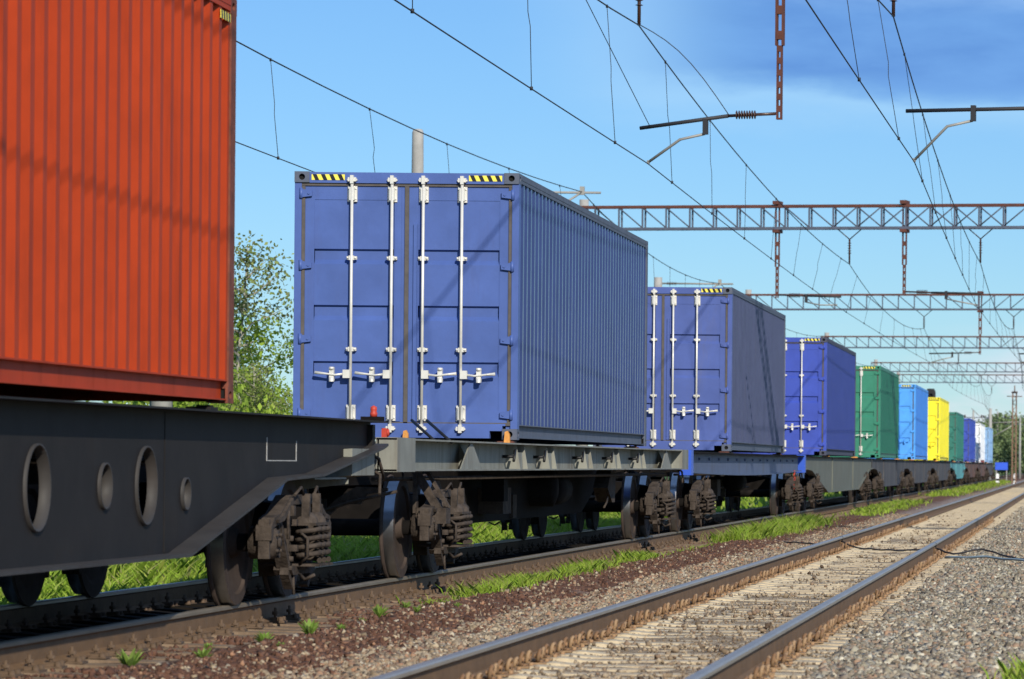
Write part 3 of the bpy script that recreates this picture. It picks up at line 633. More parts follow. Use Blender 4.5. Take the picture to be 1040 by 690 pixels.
# ------------------------------------------------------------------ wagons
def coupler_mb(s):
    b = MB(); b.box((-.13, 0, .92), (.13, s*.55, 1.16)); b.prism([(-.20,.88),(.20,.88),(.22,1.24),(-.16,1.24)], s*.5, s*.78, 'y'); b.prism([(-.30,.98),(-.14,.92),(-.14,1.2),(-.26,1.16)], s*.55, s*.88, 'y')
    b.box((.06, s*.6, .98), (.28, s*.72, 1.18)); return b
def underframe(root, Lh, zt, deep=.34):
    part('centre_sill', MB().box((-.22, -Lh, zt-deep), (-.14, Lh, zt-.02)).box((.14, -Lh, zt-deep), (.22, Lh, zt-.02)).box((-.3, -Lh, zt-.03), (.3, Lh, zt-.012)).box((-.22, -Lh+.01, zt-deep-.012), (.22, Lh-.01, zt-deep)), M_dark, root)
    for k in range(-5, 6):
        y = k*Lh/5.4; part('cross_beam', MB().prism([(-1.0, zt-.16), (-.22, zt-.34), (.22, zt-.34), (1.0, zt-.16), (1.0, zt-.03), (-1.0, zt-.03)], y-.05, y+.05, 'y'), M_dark, root)
    for s in (-1, 1):
        part('coupler', MB_shift(coupler_mb(s), (0, s*(Lh-.25), zt-1.47)), M_dark, root)
    b = MB(); b.lathe([(-.55,0),(-.55,.12),(-.48,.2),(.48,.2),(.55,.12),(.55,0)], 16, 'y', (.62, 1.6, .95)); b.box((.60,1.3,1.1),(.64,1.34,zt-.03)); b.box((.60,1.9,1.1),(.64,1.94,zt-.03)); part('air_reservoir', b, M_dark, root)
    b = MB(); b.lathe([(-.28,0),(-.28,.17),(.12,.17),(.28,.1),(.28,0)], 16, 'y', (-.55, -1.8, .95)); b.tube([(-.55,-1.5,.95),(-.2,0,.9),(-.2,7,.85)], .02, 6); part('brake_cylinder', b, M_dark, root)
    b = MB(); b.tube([(.9,-Lh+.5,zt-.36),(.9,Lh-.5,zt-.36)], .022, 6); b.tube([(.32,-8,.8),(.30,-2,.82),(.30,3,.82),(.32,8,.8)], .022, 6)
    for y in (-2.4, -.6, 2.5): b.prism([(y-.05, .62), (y+.05, .62), (y+.03, 1.0), (y-.03, 1.0)], .27, .35)
    b.box((.30,-.9,.62),(.5,-.6,.9)); b.box((.25,-3.3,.70),(.75,-2.7,1.0)); part('brake_rigging', b, M_bogie, root)
def MB_shift(b, d): b.v = [(x+d[0], y+d[1], z+d[2]) for x, y, z in b.v]; return b
def end_gear(root, Lh, zt, m):
    # headstock, air hose, uncoupling lever with its bent rod
    for s in (-1, 1):
        b = MB(); b.box((-1.1, s*(Lh-.02), zt-.30), (1.1, s*(Lh-.14), zt-.03)); part('headstock', b, m, root)
        b = MB(); b.tube([(.35, s*(Lh+.02), zt-.35), (.45, s*(Lh+.25), zt-.50), (.40, s*(Lh+.38), zt-.72), (.2, s*(Lh+.42), zt-.62)], .028, 8); part('air_hose', b, M_blk, root)
        b = MB(); b.tube([(.25, s*(Lh+.12), zt-.22), (.95, s*(Lh+.12), zt-.24), (1.10, s*(Lh+.16), zt-.33), (1.12, s*(Lh+.30), zt-.50)], .015, 6); part('uncoupling_lever', b, M_bogie, root)
def locks(root, ys, zt, m):
    for y in ys:
        for s in (-1, 1):
            b = MB(); b.box((s*1.19, y-.11, zt-.004), (s*1.01, y+.11, zt+.022)); b.box((s*1.17, y-.05, zt+.022), (s*1.07, y+.05, zt+.035)); part('twistlock', b, m, root)
def sill_C(b, s, y0, y1, z0, z1, x=1.215, t=.012, d=.17, fl=.016):
    b.box((s*(x-d), y0, z0+fl), (s*(x-d-t), y1, z1-fl)); b.box((s*x, y0, z0), (s*(x-d-t-.01), y1, z0+fl)); b.box((s*x, y0, z1-fl), (s*(x-d-t-.01), y1, z1))
GW = 'flat wagons carrying the containers'
def wagon_holes(yc):
    W = empty('flat_wagon', (XT, yc, 0)); tag(W, 'charcoal deep-sided flat wagon with round holes in its girder, under the red container', 'wagon', GW)
    Lh = 12.5; zt = 1.645; x = 1.215; xw = x-.16
    for s in (-1, 1):
        g = MB()
        # web: plates with holes plus plain sheets. local y of holes (world 22.0, 23.55, 24.6, 25.7)
        H_ = [(22.0, 1.118, .26), (23.55, 1.12, .145), (24.6, 1.118, .26), (25.7, 1.054, .11)]
        holes = sorted([(p-yc, z, r) for p, z, r in H_] + [(-(p-yc), z, r) for p, z, r in H_] + [(d, 1.118, .26) for d in (-.2,)])
        za, zb = .65, zt-.012; yy = -5.95
        for i, (hy, hz, r) in enumerate(holes):
            nxt = holes[i+1][0]-holes[i+1][2]-.08 if i+1 < len(holes) else 99
            a = max(yy, hy-r-.08); 
            zl = .86 if abs(hy) > 5.5 else za
            if a > yy:
                for (p0, p1, zq) in ((yy, min(a, -5.2), .86), (max(yy, -5.2), min(a, 5.2), za), (max(yy, 5.2), a, .86)):
                    if p1 > p0+1e-4: g.box((s*xw, p0, zq), (s*(xw-.014), p1, zb))
            e = min(hy+r+.08, (hy+r+holes[i+1][0]-holes[i+1][2])/2) if i+1 < len(holes) else hy+r+.08
            g.holeplate(a, e, zl, zb, hy, hz, r, r, s*xw, s*(xw-.014), 'x', 32); yy = e
        g.box((s*xw, yy, .86), (s*(xw-.014), 5.95, zb))
        for q in (-1, 1):
            g.prism([(q*5.51, .695), (q*5.95, .766), (q*5.95, .86), (q*5.51, .86)], s*xw, s*(xw-.014)); g.prism([(q*5.25, .65), (q*5.51, .695), (q*5.51, .86), (q*5.2, .86), (q*5.2, .65)], s*(xw-.001), s*(xw-.013)); g.prism([(q*5.95, .766), (q*8.35, 1.16), (q*9.75, 1.19), (q*12.3, 1.42), (q*12.5, 1.45), (q*12.5, zb), (q*5.95, zb)], s*xw, s*(xw-.014))
        part('side_girder', g, M_charc, W)
        for hy, hz, r in holes:
            part('hole_rim', MB().lathe([(-.05, r-.006), (.022, r-.006), (.022, r+.006), (-.05, r+.006), (-.05, r-.006)], 32, 'x', (s*(xw), hy, hz), smooth=True), M_charcl, W)
        f = MB(); f.box((s*x, -Lh, zt-.014), (s*(xw-.1), Lh, zt)); part('deck_flange', f, M_charc, W)
        f = MB(); path = [(-12.5, 1.45), (-12.3, 1.42), (-9.75, 1.19), (-8.35, 1.16), (-5.25, .65), (5.25, .65), (8.35, 1.16), (9.75, 1.19), (12.3, 1.42), (12.5, 1.45)]
        f.prism([(a, b_) for a, b_ in path]+[(a, b_-.022) for a, b_ in path[::-1]], s*x, s*(xw-.08)); part('bottom_flange', f, M_charcl, W)
        part('painted_rectangle', MB().box((s*(xw+.003), 28.3-yc, 1.288), (s*xw, 29.4-yc, 1.296)).box((s*(xw+.003), 28.3-yc, 1.296), (s*xw, 28.325-yc, 1.47)).box((s*(xw+.003), 29.375-yc, 1.296), (s*xw, 29.4-yc, 1.45)), M_mark, W)
        part('weld_seam', MB().box((s*(xw+.004), 25.12-yc, .66), (s*xw, 25.145-yc, 1.62)), M_charc, W)
    underframe(W, Lh-.05, zt-.015, .5); end_gear(W, Lh, zt, M_charc)
    locks(W, (-6.0, 6.0), zt, M_charc)
    b = MB(); b.box((1.0, 12.32, zt), (1.18, 12.48, zt+.04)); part('lamp_bracket', b, M_dark, W)
    b = MB(); b.lathe([(0, .0), (0, .03), (.03, .034), (.045, .026), (.06, .030), (.085, .028), (.10, .0)], 12, 'z', (1.10, 12.40, zt+.04)); part('marker_lamp', b, M_redp, W)
    part('marker_reflector', MB().lathe([(0, 0), (0, .035), (.012, .03), (.016, 0)], 12, 'x', (1.217, 12.44, zt-.10)).box((1.17, 12.40, zt-.14), (1.216, 12.48, zt-.06)), M_redp, W)
    # end step and grey pan below the sloping flange
    b = MB(); b.prism([(.55, 1.12), (1.13, 1.17), (1.13, 1.40), (.55, 1.36)], 11.3, 12.3, 'y'); part('end_bracket', b, M_grey, W)
    b = MB(); b.box((.45, 10.0, 1.14), (1.08, 11.3, 1.155)); b.prism([(.5, 1.02), (1.10, 1.10), (1.10, 1.135), (.5, 1.135)], 11.28, 11.3, 'y'); part('shield_plate', b, M_grey, W)
    for q in (-9.15, 9.15): bogie(W, q)
    return W
def gusset(b, s, y, z0, z1, x, wd, peak):
    # plate standing square to the sill, its face towards the next wagon end, trapezoid from flange to flange
    b.prism([(s*(x-.005), z0), (s*(x-wd), z0), (s*(x-wd), z1), (s*(x-peak), z1)], y-.006, y+.006, 'y')
def wagon_grey(y0, label):
    Lh = 12.5; yc = y0+Lh; W = empty('flat_wagon', (XT, yc, 0)); tag(W, label, 'wagon', GW); zt, zb, x = 1.502, 1.205, 1.215
    for s in (-1, 1):
        b = MB(); sill_C(b, s, -Lh, Lh, zb, zt, x, .014, .16); part('side_sill', b, M_grey, W)
        for q in (-1, 1): part('end_post', MB().box((s*(x+.006), q*Lh, zb-.006), (s*(x-.19), q*(Lh-.9), zt+.006)), M_grey, W)
        for i, yl in enumerate((37.3, 40.6, 42.9, 46.2, 49.1, 52.0, 55.2)):
            yy = yl-yc
            if i in (0, 6):
                b = MB(); b.prism([(yy-.75, zb+.016), (yy+.55, zb+.016), (yy-.05, zt-.02), (yy-.18, zt-.02)], s*(x-.03), s*(x-.045)); b.prism([(s*(x-.03), zb+.02), (s*(x-.16), zb+.02), (s*(x-.16), zt-.02)], yy-.1, yy-.085, 'y')
                part('gusset', b, M_grey, W)
            else:
                b = MB()
                for k in (-.28, .28): b.prism([(s*(x-.004), zb+.016), (s*(x-.16), zb+.016), (s*(x-.16), zt-.017), (s*(x-.05), zt-.017)], yy+k-.008, yy+k+.008, 'y')
                b.prism([(yy-.28, zb+.016), (yy+.28, zb+.016), (yy+.20, zt-.1), (yy-.05, zt-.1)], s*(x-.06), s*(x-.072))
                part('gusset', b, M_grey, W)
                b = MB(); b.tube([(s*(x-.02), yy-.55, zb+.15), (s*(x-.16), yy-.55, zb+.15)], .02, 6); b.tube([(s*(x-.03), yy-.60, zb+.10), (s*(x-.03), yy-.50, zb+.22)], .016, 6)
                part('lashing_hook', b, M_blk, W)
    b = MB(); b.tube([(1.2, -Lh+3.0, zt-.02), (.85, -Lh+3.6, zt+.20)], .015, 6); b.tube([(1.05, -Lh+3.0, zt-.02), (.70, -Lh+3.6, zt+.20)], .015, 6); part('hand_rail', b, M_blk, W)
    underframe(W, Lh-.05, zt-.015, .42); end_gear(W, Lh, zt, M_grey); locks(W, (-5.35, 6.0), zt-.004, M_redox)
    for xx in (0.02, 1.12): part('twistlock', MB().prism([(xx-.03, zt), (xx+.035, zt), (xx+.03, zt+.09), (xx+.01, zt+.13), (xx-.02, zt+.12)], -5.50, -5.44, 'y'), M_orange, W)
    b = MB(); b.lathe([(-.8,0),(-.8,.12),(-.75,.24),(.75,.24),(.8,.12),(.8,0)], 20, 'x', (.0, .8, .98)); part('air_tank', b, M_dark, W)
    b = MB(); b.box((.60,-3.9,.85),(.85,-3.6,1.15)); part('relay_box', b, M_dark, W); b = MB(); b.prism([(5.0,.95),(5.5,.75),(5.8,.75),(5.9,1.2),(5.4,1.2)], .7, .9); b.tube([(.9,5.0,.82),(.95,4.5,.76),(.98,4.0,.70)], .015, 5); part('brake_bracket', b, M_bogie, W)
    part('brake_lever_bracket', MB().prism([(.93,1.19),(1.02,1.19),(1.23,.84),(1.14,.84)], 35.22-yc, 35.27-yc, 'y').prism([(1.05,1.19),(1.09,1.19),(1.29,.86),(1.25,.86)], 35.30-yc, 35.35-yc, 'y').box((.98, 35.2-yc, .70), (1.27, 35.45-yc, .85)).box((.95, 35.2-yc, .80), (.985, 35.3-yc, 1.19)), M_bogie, W)
    part('brake_shield', MB().prism([(.40,.80),(.56,.95),(.74,1.06),(1.02,1.05),(1.02,1.02),(.84,.99),(.78,.90),(.60,.90),(.50,.80)], 33.5-yc, 33.56-yc, 'y').tube([(.3, 33.4-yc, .78), (.7, 33.42-yc, .92), (1.12, 33.45-yc, 1.02)], .016, 5), M_bogie, W)
    part('fish_belly_sill', MB().prism([(-8.0, 1.05), (-6.0, .60), (5.6, .60), (7.6, 1.05), (7.6, 1.2), (-8.0, 1.2)], -.46, -.34), M_dark, W)
    part('fish_belly_sill', MB().prism([(-8.0, 1.05), (-6.0, .60), (5.6, .60), (7.6, 1.05), (7.6, 1.2), (-8.0, 1.2)], .34, .46), M_dark, W)
    for q in (-9.3, 9.3): bogie(W, q)
    return W
def wagon_blue(y0, label):
    Lh = 12.6; yc = y0+Lh; W = empty('flat_wagon', (XT, yc, 0)); tag(W, label, 'wagon', GW); zt, x = 1.49, 1.215
    for s in (-1, 1):
        n = 10; top = [(-Lh+.7+(2*Lh-1.4)*i/n, zt-.03) for i in range(n+1)]; bot = [(-Lh+.7+(2*Lh-1.4)*i/n, 1.16-.06*math.sin(math.pi*i/n)) for i in range(n+1)]
        b = MB(); b.prism(top+bot[::-1], s*(x-.12), s*(x-.134)); part('side_sill', b, M_bwag, W)
        b = MB(); b.prism(bot+[(a, z-.02) for a, z in bot[::-1]], s*(x-.03), s*(x-.2)); part('bottom_flange', b, M_bwag, W)
        part('deck_flange', MB().box((s*x, -Lh+.4, zt-.03), (s*(x-.26), Lh-.4, zt)), M_dark, W)
        for q in (-1, 1): part('end_post', MB().box((s*(x+.01), q*Lh, 1.11), (s*(x-.18), q*(Lh-.35), zt+.02)), M_bend, W)
        b = MB()
        for k in range(-6, 7): b.lathe([(0, .022), (s*.03, .022), (s*.03, 0)], 8, 'x', (s*(x-.12), k*1.7, zt-.12))
        part('rivet_row', b, M_bwag, W)
    underframe(W, Lh-.05, zt-.015, .4); end_gear(W, Lh, zt, M_bwag); locks(W, (-5.7, 6.0), zt, M_redox)
    part('brake_wheel', MB().lathe([(-.012,.20),(.012,.20),(.012,.235),(-.012,.235),(-.012,.20)], 20, 'x', (1.17, 9.9, .93)).box((1.16,9.69,.91),(1.18,10.11,.95)).box((1.16,9.88,.72),(1.18,9.92,1.14)), M_redp, W)
    for q in (-10, 10): bogie(W, q)
    return W
def wagon_belly(y0, m, label, Lh=12.45, near=True):
    yc = y0+Lh; W = empty('flat_wagon', (XT, yc, 0)); tag(W, label, 'wagon', GW); zt, x = 1.49, 1.215; A, B = Lh-1.6, Lh*.47
    for s in (-1, 1):
        b = MB(); b.prism([(-Lh, zt-.03), (-Lh, 1.20), (-A, 1.17), (-B, .62), (B, .62), (A, 1.17), (Lh, 1.20), (Lh, zt-.03)], s*(x-.06), s*(x-.075)); part('side_girder', b, m, W)
        path = [(-Lh, 1.20), (-A, 1.17), (-B, .62), (B, .62), (A, 1.17), (Lh, 1.20)]
        b = MB(); b.prism(path+[(a, z-.02) for a, z in path[::-1]], s*x, s*(x-.18)); part('bottom_flange', b, m, W)
        part('deck_flange', MB().box((s*x, -Lh, zt-.03), (s*(x-.2), Lh, zt)), M_dark, W)
        for k in (-1, 1): part('web_stiffener', MB().box((s*(x-.04), k*4.4-.01, .64), (s*(x-.06), k*4.4+.01, zt-.032)), m, W)
    underframe(W, Lh-.05, zt-.015, .4); end_gear(W, Lh, zt, m); locks(W, (-6, 6.2), zt, M_orange)
    for q in (-Lh+3.4, Lh-3.4): bogie(W, q)
    return W
w0 = wagon_holes(20.0)
w1 = wagon_grey(32.9, 'light grey flat wagon with triangular gussets along its sill, under the first navy container')
w2 = wagon_blue(58.3, 'blue grey flat wagon with bright blue end posts, under the dusty navy container')
w3 = wagon_belly(84.1, M_olive, 'olive grey fish-bellied flat wagon under the cobalt container', Lh=14.0)
w4 = wagon_belly(112.6, M_dwag, 'worn dark fish-bellied flat wagon under the mid green container', Lh=11.1)
w5 = wagon_belly(135.1, M_dwag, 'worn dark fish-bellied flat wagon under the light sky blue container')
w6 = wagon_belly(160.6, M_dwag, 'worn dark fish-bellied flat wagon under the yellow container')
w7 = wagon_belly(186.1, M_turq, 'turquoise fish-bellied flat wagon under the dark green container')
w8 = wagon_belly(211.6, M_brown, 'brown flat wagon under the distant dark blue container')
w9 = wagon_belly(237.1, M_brown, 'brown flat wagon under the distant white container')
w10 = wagon_belly(262.6, M_dwag, 'last dark flat wagon under the pale blue container')

# ------------------------------------------------------------------ gantries
SK = -.2                      # the beams run slightly askew
SKEW = math.atan(SK)
def gantry(y14, label, posts, detail, zc=9.10, dep=.70, x0=-16.0, x1=14.0):
    # y14 = y of the beam where x = -14. Local frame: x along the beam, z up
    G = empty('catenary_gantry', (-14, y14, 0), SKEW); k = 1/math.cos(SKEW)
    tag(G, label, 'gantry', 'rigid catenary gantries across the tracks')
    la, lb = (x0+14)*k, (x1+14)*k; zt, zb = zc+dep/2, zc-dep/2; D = .15
    for sy in (-D, D):
        for z in (zt, zb): part('chord', MB().box((la, sy-.035, z-.04), (lb, sy+.035, z+.04)), M_redox if z == zt else M_rail_t, G)
    n = int((lb-la)/.776); p = (lb-la)/n; pm = p*1.0
    up = MB().box((-.025, -.02, zb+.04), (.025, .02, zt-.04)).mesh('brace', M_rail_t)
    dg = MB(); a = math.atan2(dep, pm); dg.tube([(0, 0, zt-.03), (pm, 0, zb+.03)], .022, 4); dgm = dg.mesh('brace', M_rail_t)
    dg = MB(); dg.tube([(0, 0, zb+.03), (pm, 0, zt-.03)], .022, 4); dgm2 = dg.mesh('brace', M_rail_t)
    rest = MB()
    for i in range(n+1):
        for sy in (-D, D):
            u = la+i*p; left = i < n*.38; both = n*.28 < i < n*.45
            if sy > 0 and not detail: continue
            if detail:
                link('brace', up, G, (u, sy, 0))
                if i < n and sy < 0:
                    if left or both: link('brace', dgm, G, (u, sy, 0))
                    if not left or both: link('brace', dgm2, G, (u, sy+.003, 0))
            else:
                rest.box((u-.025, sy-.02, zb+.04), (u+.025, sy+.02, zt-.04))
                if i < n: rest.tube([(u, sy, zt-.03 if left else zb+.03), (u+p, sy, zb+.03 if left else zt-.03)], .022, 4)
        if not detail: rest.box((la+i*p-.02, -D, zb-.02), (la+i*p+.02, D, zb+.02))
    if not detail: tag(part('lattice', rest, M_rail_t, G), kind='stuff')
    # columns
    for u in (la+.35, lb-.35):
        part('column', MB().tube([(u, 0, -.3), (u, 0, 9.7)], [.21, .15], 12), M_conc, G)
    for (xp, ztip, xarm, zcw, s) in posts:
        u = (xp+14)*k
        # riveted drop post: two flats with batten plates, then a single perforated bar
        b = MB(); zj = zb - (zb-ztip)*.55
        for q in (-.055, .055): b.box((u+q-.016, -.05, zj), (u+q+.016, .05, zt+.12))
        z = zb
        while z > zj: b.box((u-.055, -.056, z-.14), (u+.055, .056, z)); z -= .42
        b.box((u-.10, -.26, zt+.05), (u+.10, .26, zt+.16)); b.box((u-.10, -.26, zb-.14), (u+.10, .26, zb-.045))
        z = zj
        while z > ztip: b.box((u-.045, -.04, max(z-.10, ztip)), (u+.045, .04, z)); zq = max(z-.2, ztip); (zq < z-.1) and (b.box((u-.045, -.04, zq), (u-.022, .04, z-.1)), b.box((u+.022, -.04, zq), (u+.045, .04, z-.1))); z -= .2
        part('drop_post', b, M_redox, G)
        tl = s if -1 < s < 0 else 0; ua = (xarm+14)*k; d = 1 if ua > u else -1; za = ztip+.10
        ins = MB()
        for j in range(8): ins.lathe([(-.012,.03),(0,.075),(.012,.03)], 12, 'x', (u+d*(.42+.045*j), 0, za-.015))
        ins.tube([(u+d*.02, 0, za), (u+d*.9, 0, za-.03)], .028, 6); part('rod_insulator', ins, M_ins, G)
        part('bracket_arm', MB().tube([(u+d*.88, 0, za-.03), (ua+d*.15, 0, za-.06+tl)], .032, 8).box((ua+d*-.95, -.04, za-.24+tl*.6), (ua+d*-1.03, .04, za+.02+tl*.6)), M_wire, G)
        pc = [(ua-d*.98, .0, za-.23+tl*.6), (ua-d*.55, 0, za-.32+tl*.6), (ua, 0, zcw+.03)]
        part('steady_arm', MB().tube(pc, .024, 6).box((ua-.02, -.02, zcw+.0), (ua+.02, .02, zcw+.06)), M_arm, G)
    return G
def susp(G_y14, G, xm, zm, zb=8.75):
    # V suspension string with insulator carrying the messenger wire
    k = 1/math.cos(SKEW); u = (xm+14)*k; b = MB(); zj = zb-.35
    b.tube([(u-.42, 0, zb), (u, 0, zj)], .018, 5); b.tube([(u+.42, 0, zb), (u, 0, zj)], .018, 5); b.tube([(u, 0, zj), (u, 0, zm)], .03, 6)
    for j in range(5): b.lathe([(-.012,.03),(0,.07),(.012,.03)], 10, 'z', (u, 0, zj-.12-.08*j))
    part('suspension_insulator', b, M_ins, G)
GY = [63.0, 117.5, 177.5, 234.5, 293.5, 331.5]
def yb(i, x): return GY[i]+SK*(x+14)
CWZ = [6.30, 6.30, 6.20, 6.15, 6.15, 6.15]
G0 = gantry(GY[0], 'nearest catenary gantry, above the frame, its rusty drop post and arm hanging in view', [(-4.90, 7.02, -7.12, CWZ[0], -.16), (.8, 7.10, -2.63, CWZ[0], -1)], True, zc=10.1)
G1 = gantry(GY[1], 'large lattice gantry crossing the sky right of the first navy container', [(-9.36, 6.55, -7.45, CWZ[1], 1), (-5.3, 6.65, -3.0, CWZ[1], 1)], True)
G2 = gantry(GY[2], 'second lattice gantry visible in the sky, with one drop post near the right edge', [(-4.4, 6.6, -6.7, CWZ[2], -1), (.6, 6.6, -2.4, CWZ[2], -1)], False)
G3 = gantry(GY[3], 'third lattice gantry in the sky, thin and blurred above the green container', [], False)
G4 = gantry(GY[4], 'fourth lattice gantry in the sky, just above the light blue container', [], False)
G5 = gantry(GY[5], 'farthest lattice gantry in the sky, just above the yellow container', [], False)
# wires: supports per track
def span(y0, y1, x0, x1, z0, z1, sag, n=16):
    return [(x0+(x1-x0)*t, y0+(y1-y0)*t, z0+(z1-z0)*t-4*sag*t*(1-t)) for t in np.linspace(0, 1, n+1)]
def catenary(name, mess, cont, sags, r, lab, ndrop=7, csag=.05):
    MW = MB(); CWb = MB(); M = link('messenger_wire', None); C.objects.unlink(M)
    pm = []; pc = []; drops = []
    for i in range(len(mess)-1):
        (xa, ya, za), (xb, y_b, zb_) = mess[i], mess[i+1]; a = span(ya, y_b, xa, xb, za, zb_, sags[i]); pm += a if i == 0 else a[1:]
        (xc, yc, zc), (xd, yd, zd) = cont[i], cont[i+1]; c = span(yc, yd, xc, xd, zc, zd, csag); pc += c if i == 0 else c[1:]
        nd = ndrop
        for k in range(1, nd+1):
            t = (k-.5)/nd; q = lambda P, t: Vector(P[min(int(t*16), 15)]).lerp(Vector(P[min(int(t*16), 15)+1]), t*16-int(t*16))
            drops.append((q(a, t), q(c, t)))
    mo = tag(link('messenger_wire', MW.tube(pm, r, 5).mesh('messenger_wire', M_wire)), 'sagging messenger wire '+lab, 'overhead wire', 'overhead wires of the catenary')
    tag(link('contact_wire', CWb.tube(pc, r*.78, 5).mesh('contact_wire', M_wire)), 'nearly level contact wire '+lab, 'overhead wire', 'overhead wires of the catenary')
    for j, (a, b) in enumerate(drops):
        e = (a-b); d = MB(); w = random.uniform(-.018, .018)
        d.tube([a, a.lerp(b, .45)+Vector((w, w, 0)), a.lerp(b, .55)+Vector((-w, 0, 0)), b], .0055, 4); d.tube([b+Vector((0,0,.03)), b-Vector((0,0,.02))], .022, 5); d.tube([a+Vector((0,0,.02)), a-Vector((0,0,.03))], .018, 5)
        part('dropper', d, M_wire, mo)
xs1 = [-7.5, -7.12, -7.45, -6.75, -7.5, -6.9, -7.4]
ys1 = [2.0]+[yb(i, -7.1) for i in range(6)]
cont1 = [(x, y, z) for x, y, z in zip(xs1, ys1, [6.2]+CWZ)]
zm1 = [9.0, 8.62, 7.62, 7.85, 7.8, 7.8, 7.8]
xm1 = [-7.2, -7.30, -7.05, -7.1, -7.2, -7.2, -7.2]
catenary('a', list(zip(xm1, ys1, zm1)), cont1, [.9, .42, .65, .7, .7, .5], .0125, 'above the container train')
xs2 = [-3.5, -2.63, -3.0, -2.4, -3.1, -2.6, -3.0]
ys2 = [2.0]+[yb(i, -2.8) for i in range(6)]
zm2 = [8.5, 8.70, 7.65, 7.85, 7.8, 7.8, 7.8]; xm2 = [-3.45, -3.0, -2.9, -2.8, -2.8, -2.8, -2.8]
catenary('b', list(zip(xm2, ys2, zm2)), [(x, y, z) for x, y, z in zip(xs2, ys2, [6.6]+CWZ)], [.9, .42, .65, .7, .7, .5], .0125, 'above the empty track')
for i, G in enumerate((G0, G1, G2, G3, G4, G5)):
    zbm = 9.75 if i == 0 else 8.75
    susp(GY[i], G, xm1[i+1], zm1[i+1], zbm); susp(GY[i], G, xm2[i+1], zm2[i+1], zbm)
k_ = 1/math.cos(SKEW)
def gl(G, p): return G.matrix_basis.inverted() @ Vector(p)
for (xa, xb, zs, ze) in ((-7.12, -5.75, 8.62, 7.10),):
    ya = yb(0, xa)
    P = [Vector((xa-.15, ya, zs)).lerp(Vector((xb, yb(0, xb), ze)), t)+Vector((0, 0, .22*math.sin(math.pi*t))) for t in np.linspace(0, 1, 8)]
    part('stay_wire', MB().tube([gl(G0, q) for q in P], .008, 5), M_wire, G0)
    P = [Vector((xa+.02, ya, 6.93)).lerp(Vector((xa-.15, ya-7.5, 8.25)), t) for t in np.linspace(0, 1, 6)]
    part('stay_wire', MB().tube([gl(G0, q) for q in P], .007, 5), M_wire, G0)
# third wire pair, left of the train, on two cantilever masts
ys3 = [30, 97, 135, 190, 245]
catenary('c', list(zip([-12.95]*5, ys3, [8.3, 8.42, 7.9, 7.9, 7.9])), list(zip([-12.9, -12.7, -13.1, -12.7, -13.0], ys3, [6.2]*5)), [.62, .55, .5, .5], .0125, 'left of the train, passing behind the first navy container', ndrop=8)
def cant_mast(y, zt, zm, label):
    M = empty('cantilever_mast', (-15.2, y, 0)); tag(M, label, 'mast', 'cantilever masts beyond the train')
    part('mast_pole', MB().tube([(0, 0, -.4), (0, 0, zt)], [.21, .15], 14), M_conc, M)
    part('cantilever_bracket', MB().tube([(.1, 0, zm), (2.75, 0, zm)], .035, 6).tube([(.1, 0, zm-1.4), (2.2, 0, zm-.02)], .03, 6).box((2.2, -.04, zm-.06), (2.32, .04, zm+.16)), M_arm, M)
    part('registration_arm', MB().tube([(.1, 0, 6.75), (1.9, 0, 6.8), (2.4, 0, 6.3)], .024, 6), M_arm, M)
    b = MB()
    for j in range(6): b.lathe([(-.012,.03),(0,.075),(.012,.03)], 10, 'x', (.35+.06*j, 0, zm))
    part('rod_insulator', b, M_ins, M)
cant_mast(97, 8.6, 8.40, 'concrete mast hidden behind the first navy container, its cantilever tip showing above the roof')
cant_mast(135, 8.1, 7.88, 'concrete mast with cantilever behind the dusty navy container roof')
cm = empty('concrete_mast', (-15.5, 87, 0)); tag(cm, 'plain grey concrete mast top rising above the first navy container', 'mast')
part('mast_pole', MB().tube([(0, 0, -.4), (0, 0, 9.05), (0, 0, 9.10)], [.20, .135, .12], 16), M_conc, cm); part('mast_cap', MB().lathe([(0, .12), (.03, .10), (.04, 0)], 16, 'z', (0, 0, 9.10)), M_conc, cm)

# ------------------------------------------------------------------ vegetation
M_leaf = mat('fresh spring leaves', (.1,.2,.03), .55, trans=.45, spec=.2, grad=[(.16,.25,.03),(.30,.43,.05),(.40,.54,.07),(.22,.33,.04),(.46,.54,.10)])
M_leafd = mat('sparse brownish birch leaves', (.1,.1,.05), .6, trans=.25, grad=[(.12,.13,.06),(.20,.22,.08),(.18,.25,.06),(.30,.34,.10)])
M_leaff = mat('haze-lightened distant leaves', (.05,.1,.03), .7, trans=.25, grad=[(.11,.16,.07),(.17,.24,.09),(.23,.31,.12),(.15,.20,.11),(.26,.33,.14)])  # leaf colours lifted to paint in distance haze
M_bark = mat('pale birch bark', (.34,.32,.26), .8, var=.2, vscale=6, dirt=(.05,.045,.04), damt=.2, dscale=9)
M_barkd = mat('grey brown bark', (.12,.09,.07), .9, var=.3, vscale=6)
M_grass = mat('bright young grass', (.1,.2,.03), .6, trans=.5, spec=.2, grad=[(.20,.31,.03),(.33,.50,.05),(.42,.58,.07),(.25,.40,.035),(.48,.54,.10),(.34,.47,.06),(.50,.44,.20)])
M_weed = mat('pale green weed leaves', (.2,.3,.06), .6, trans=.35, grad=[(.14,.24,.03),(.22,.34,.06),(.30,.40,.10)])
def quads(P, s, asp=.6, up=.0):
    n = len(P); d = rng.normal(size=(n, 3)); d /= np.linalg.norm(d, axis=1)[:, None]; e = rng.normal(size=(n, 3)); e -= (e*d).sum(1)[:, None]*d; e /= np.linalg.norm(e, axis=1)[:, None]
    s = np.asarray(s)[:, None]; a = d*s; b = e*s*asp*.5
    V = np.stack([P-a*.5, P+b-a*.05, P+a*.5, P-b-a*.05], 1); F = np.arange(4*n).reshape(n, 4); return V, F
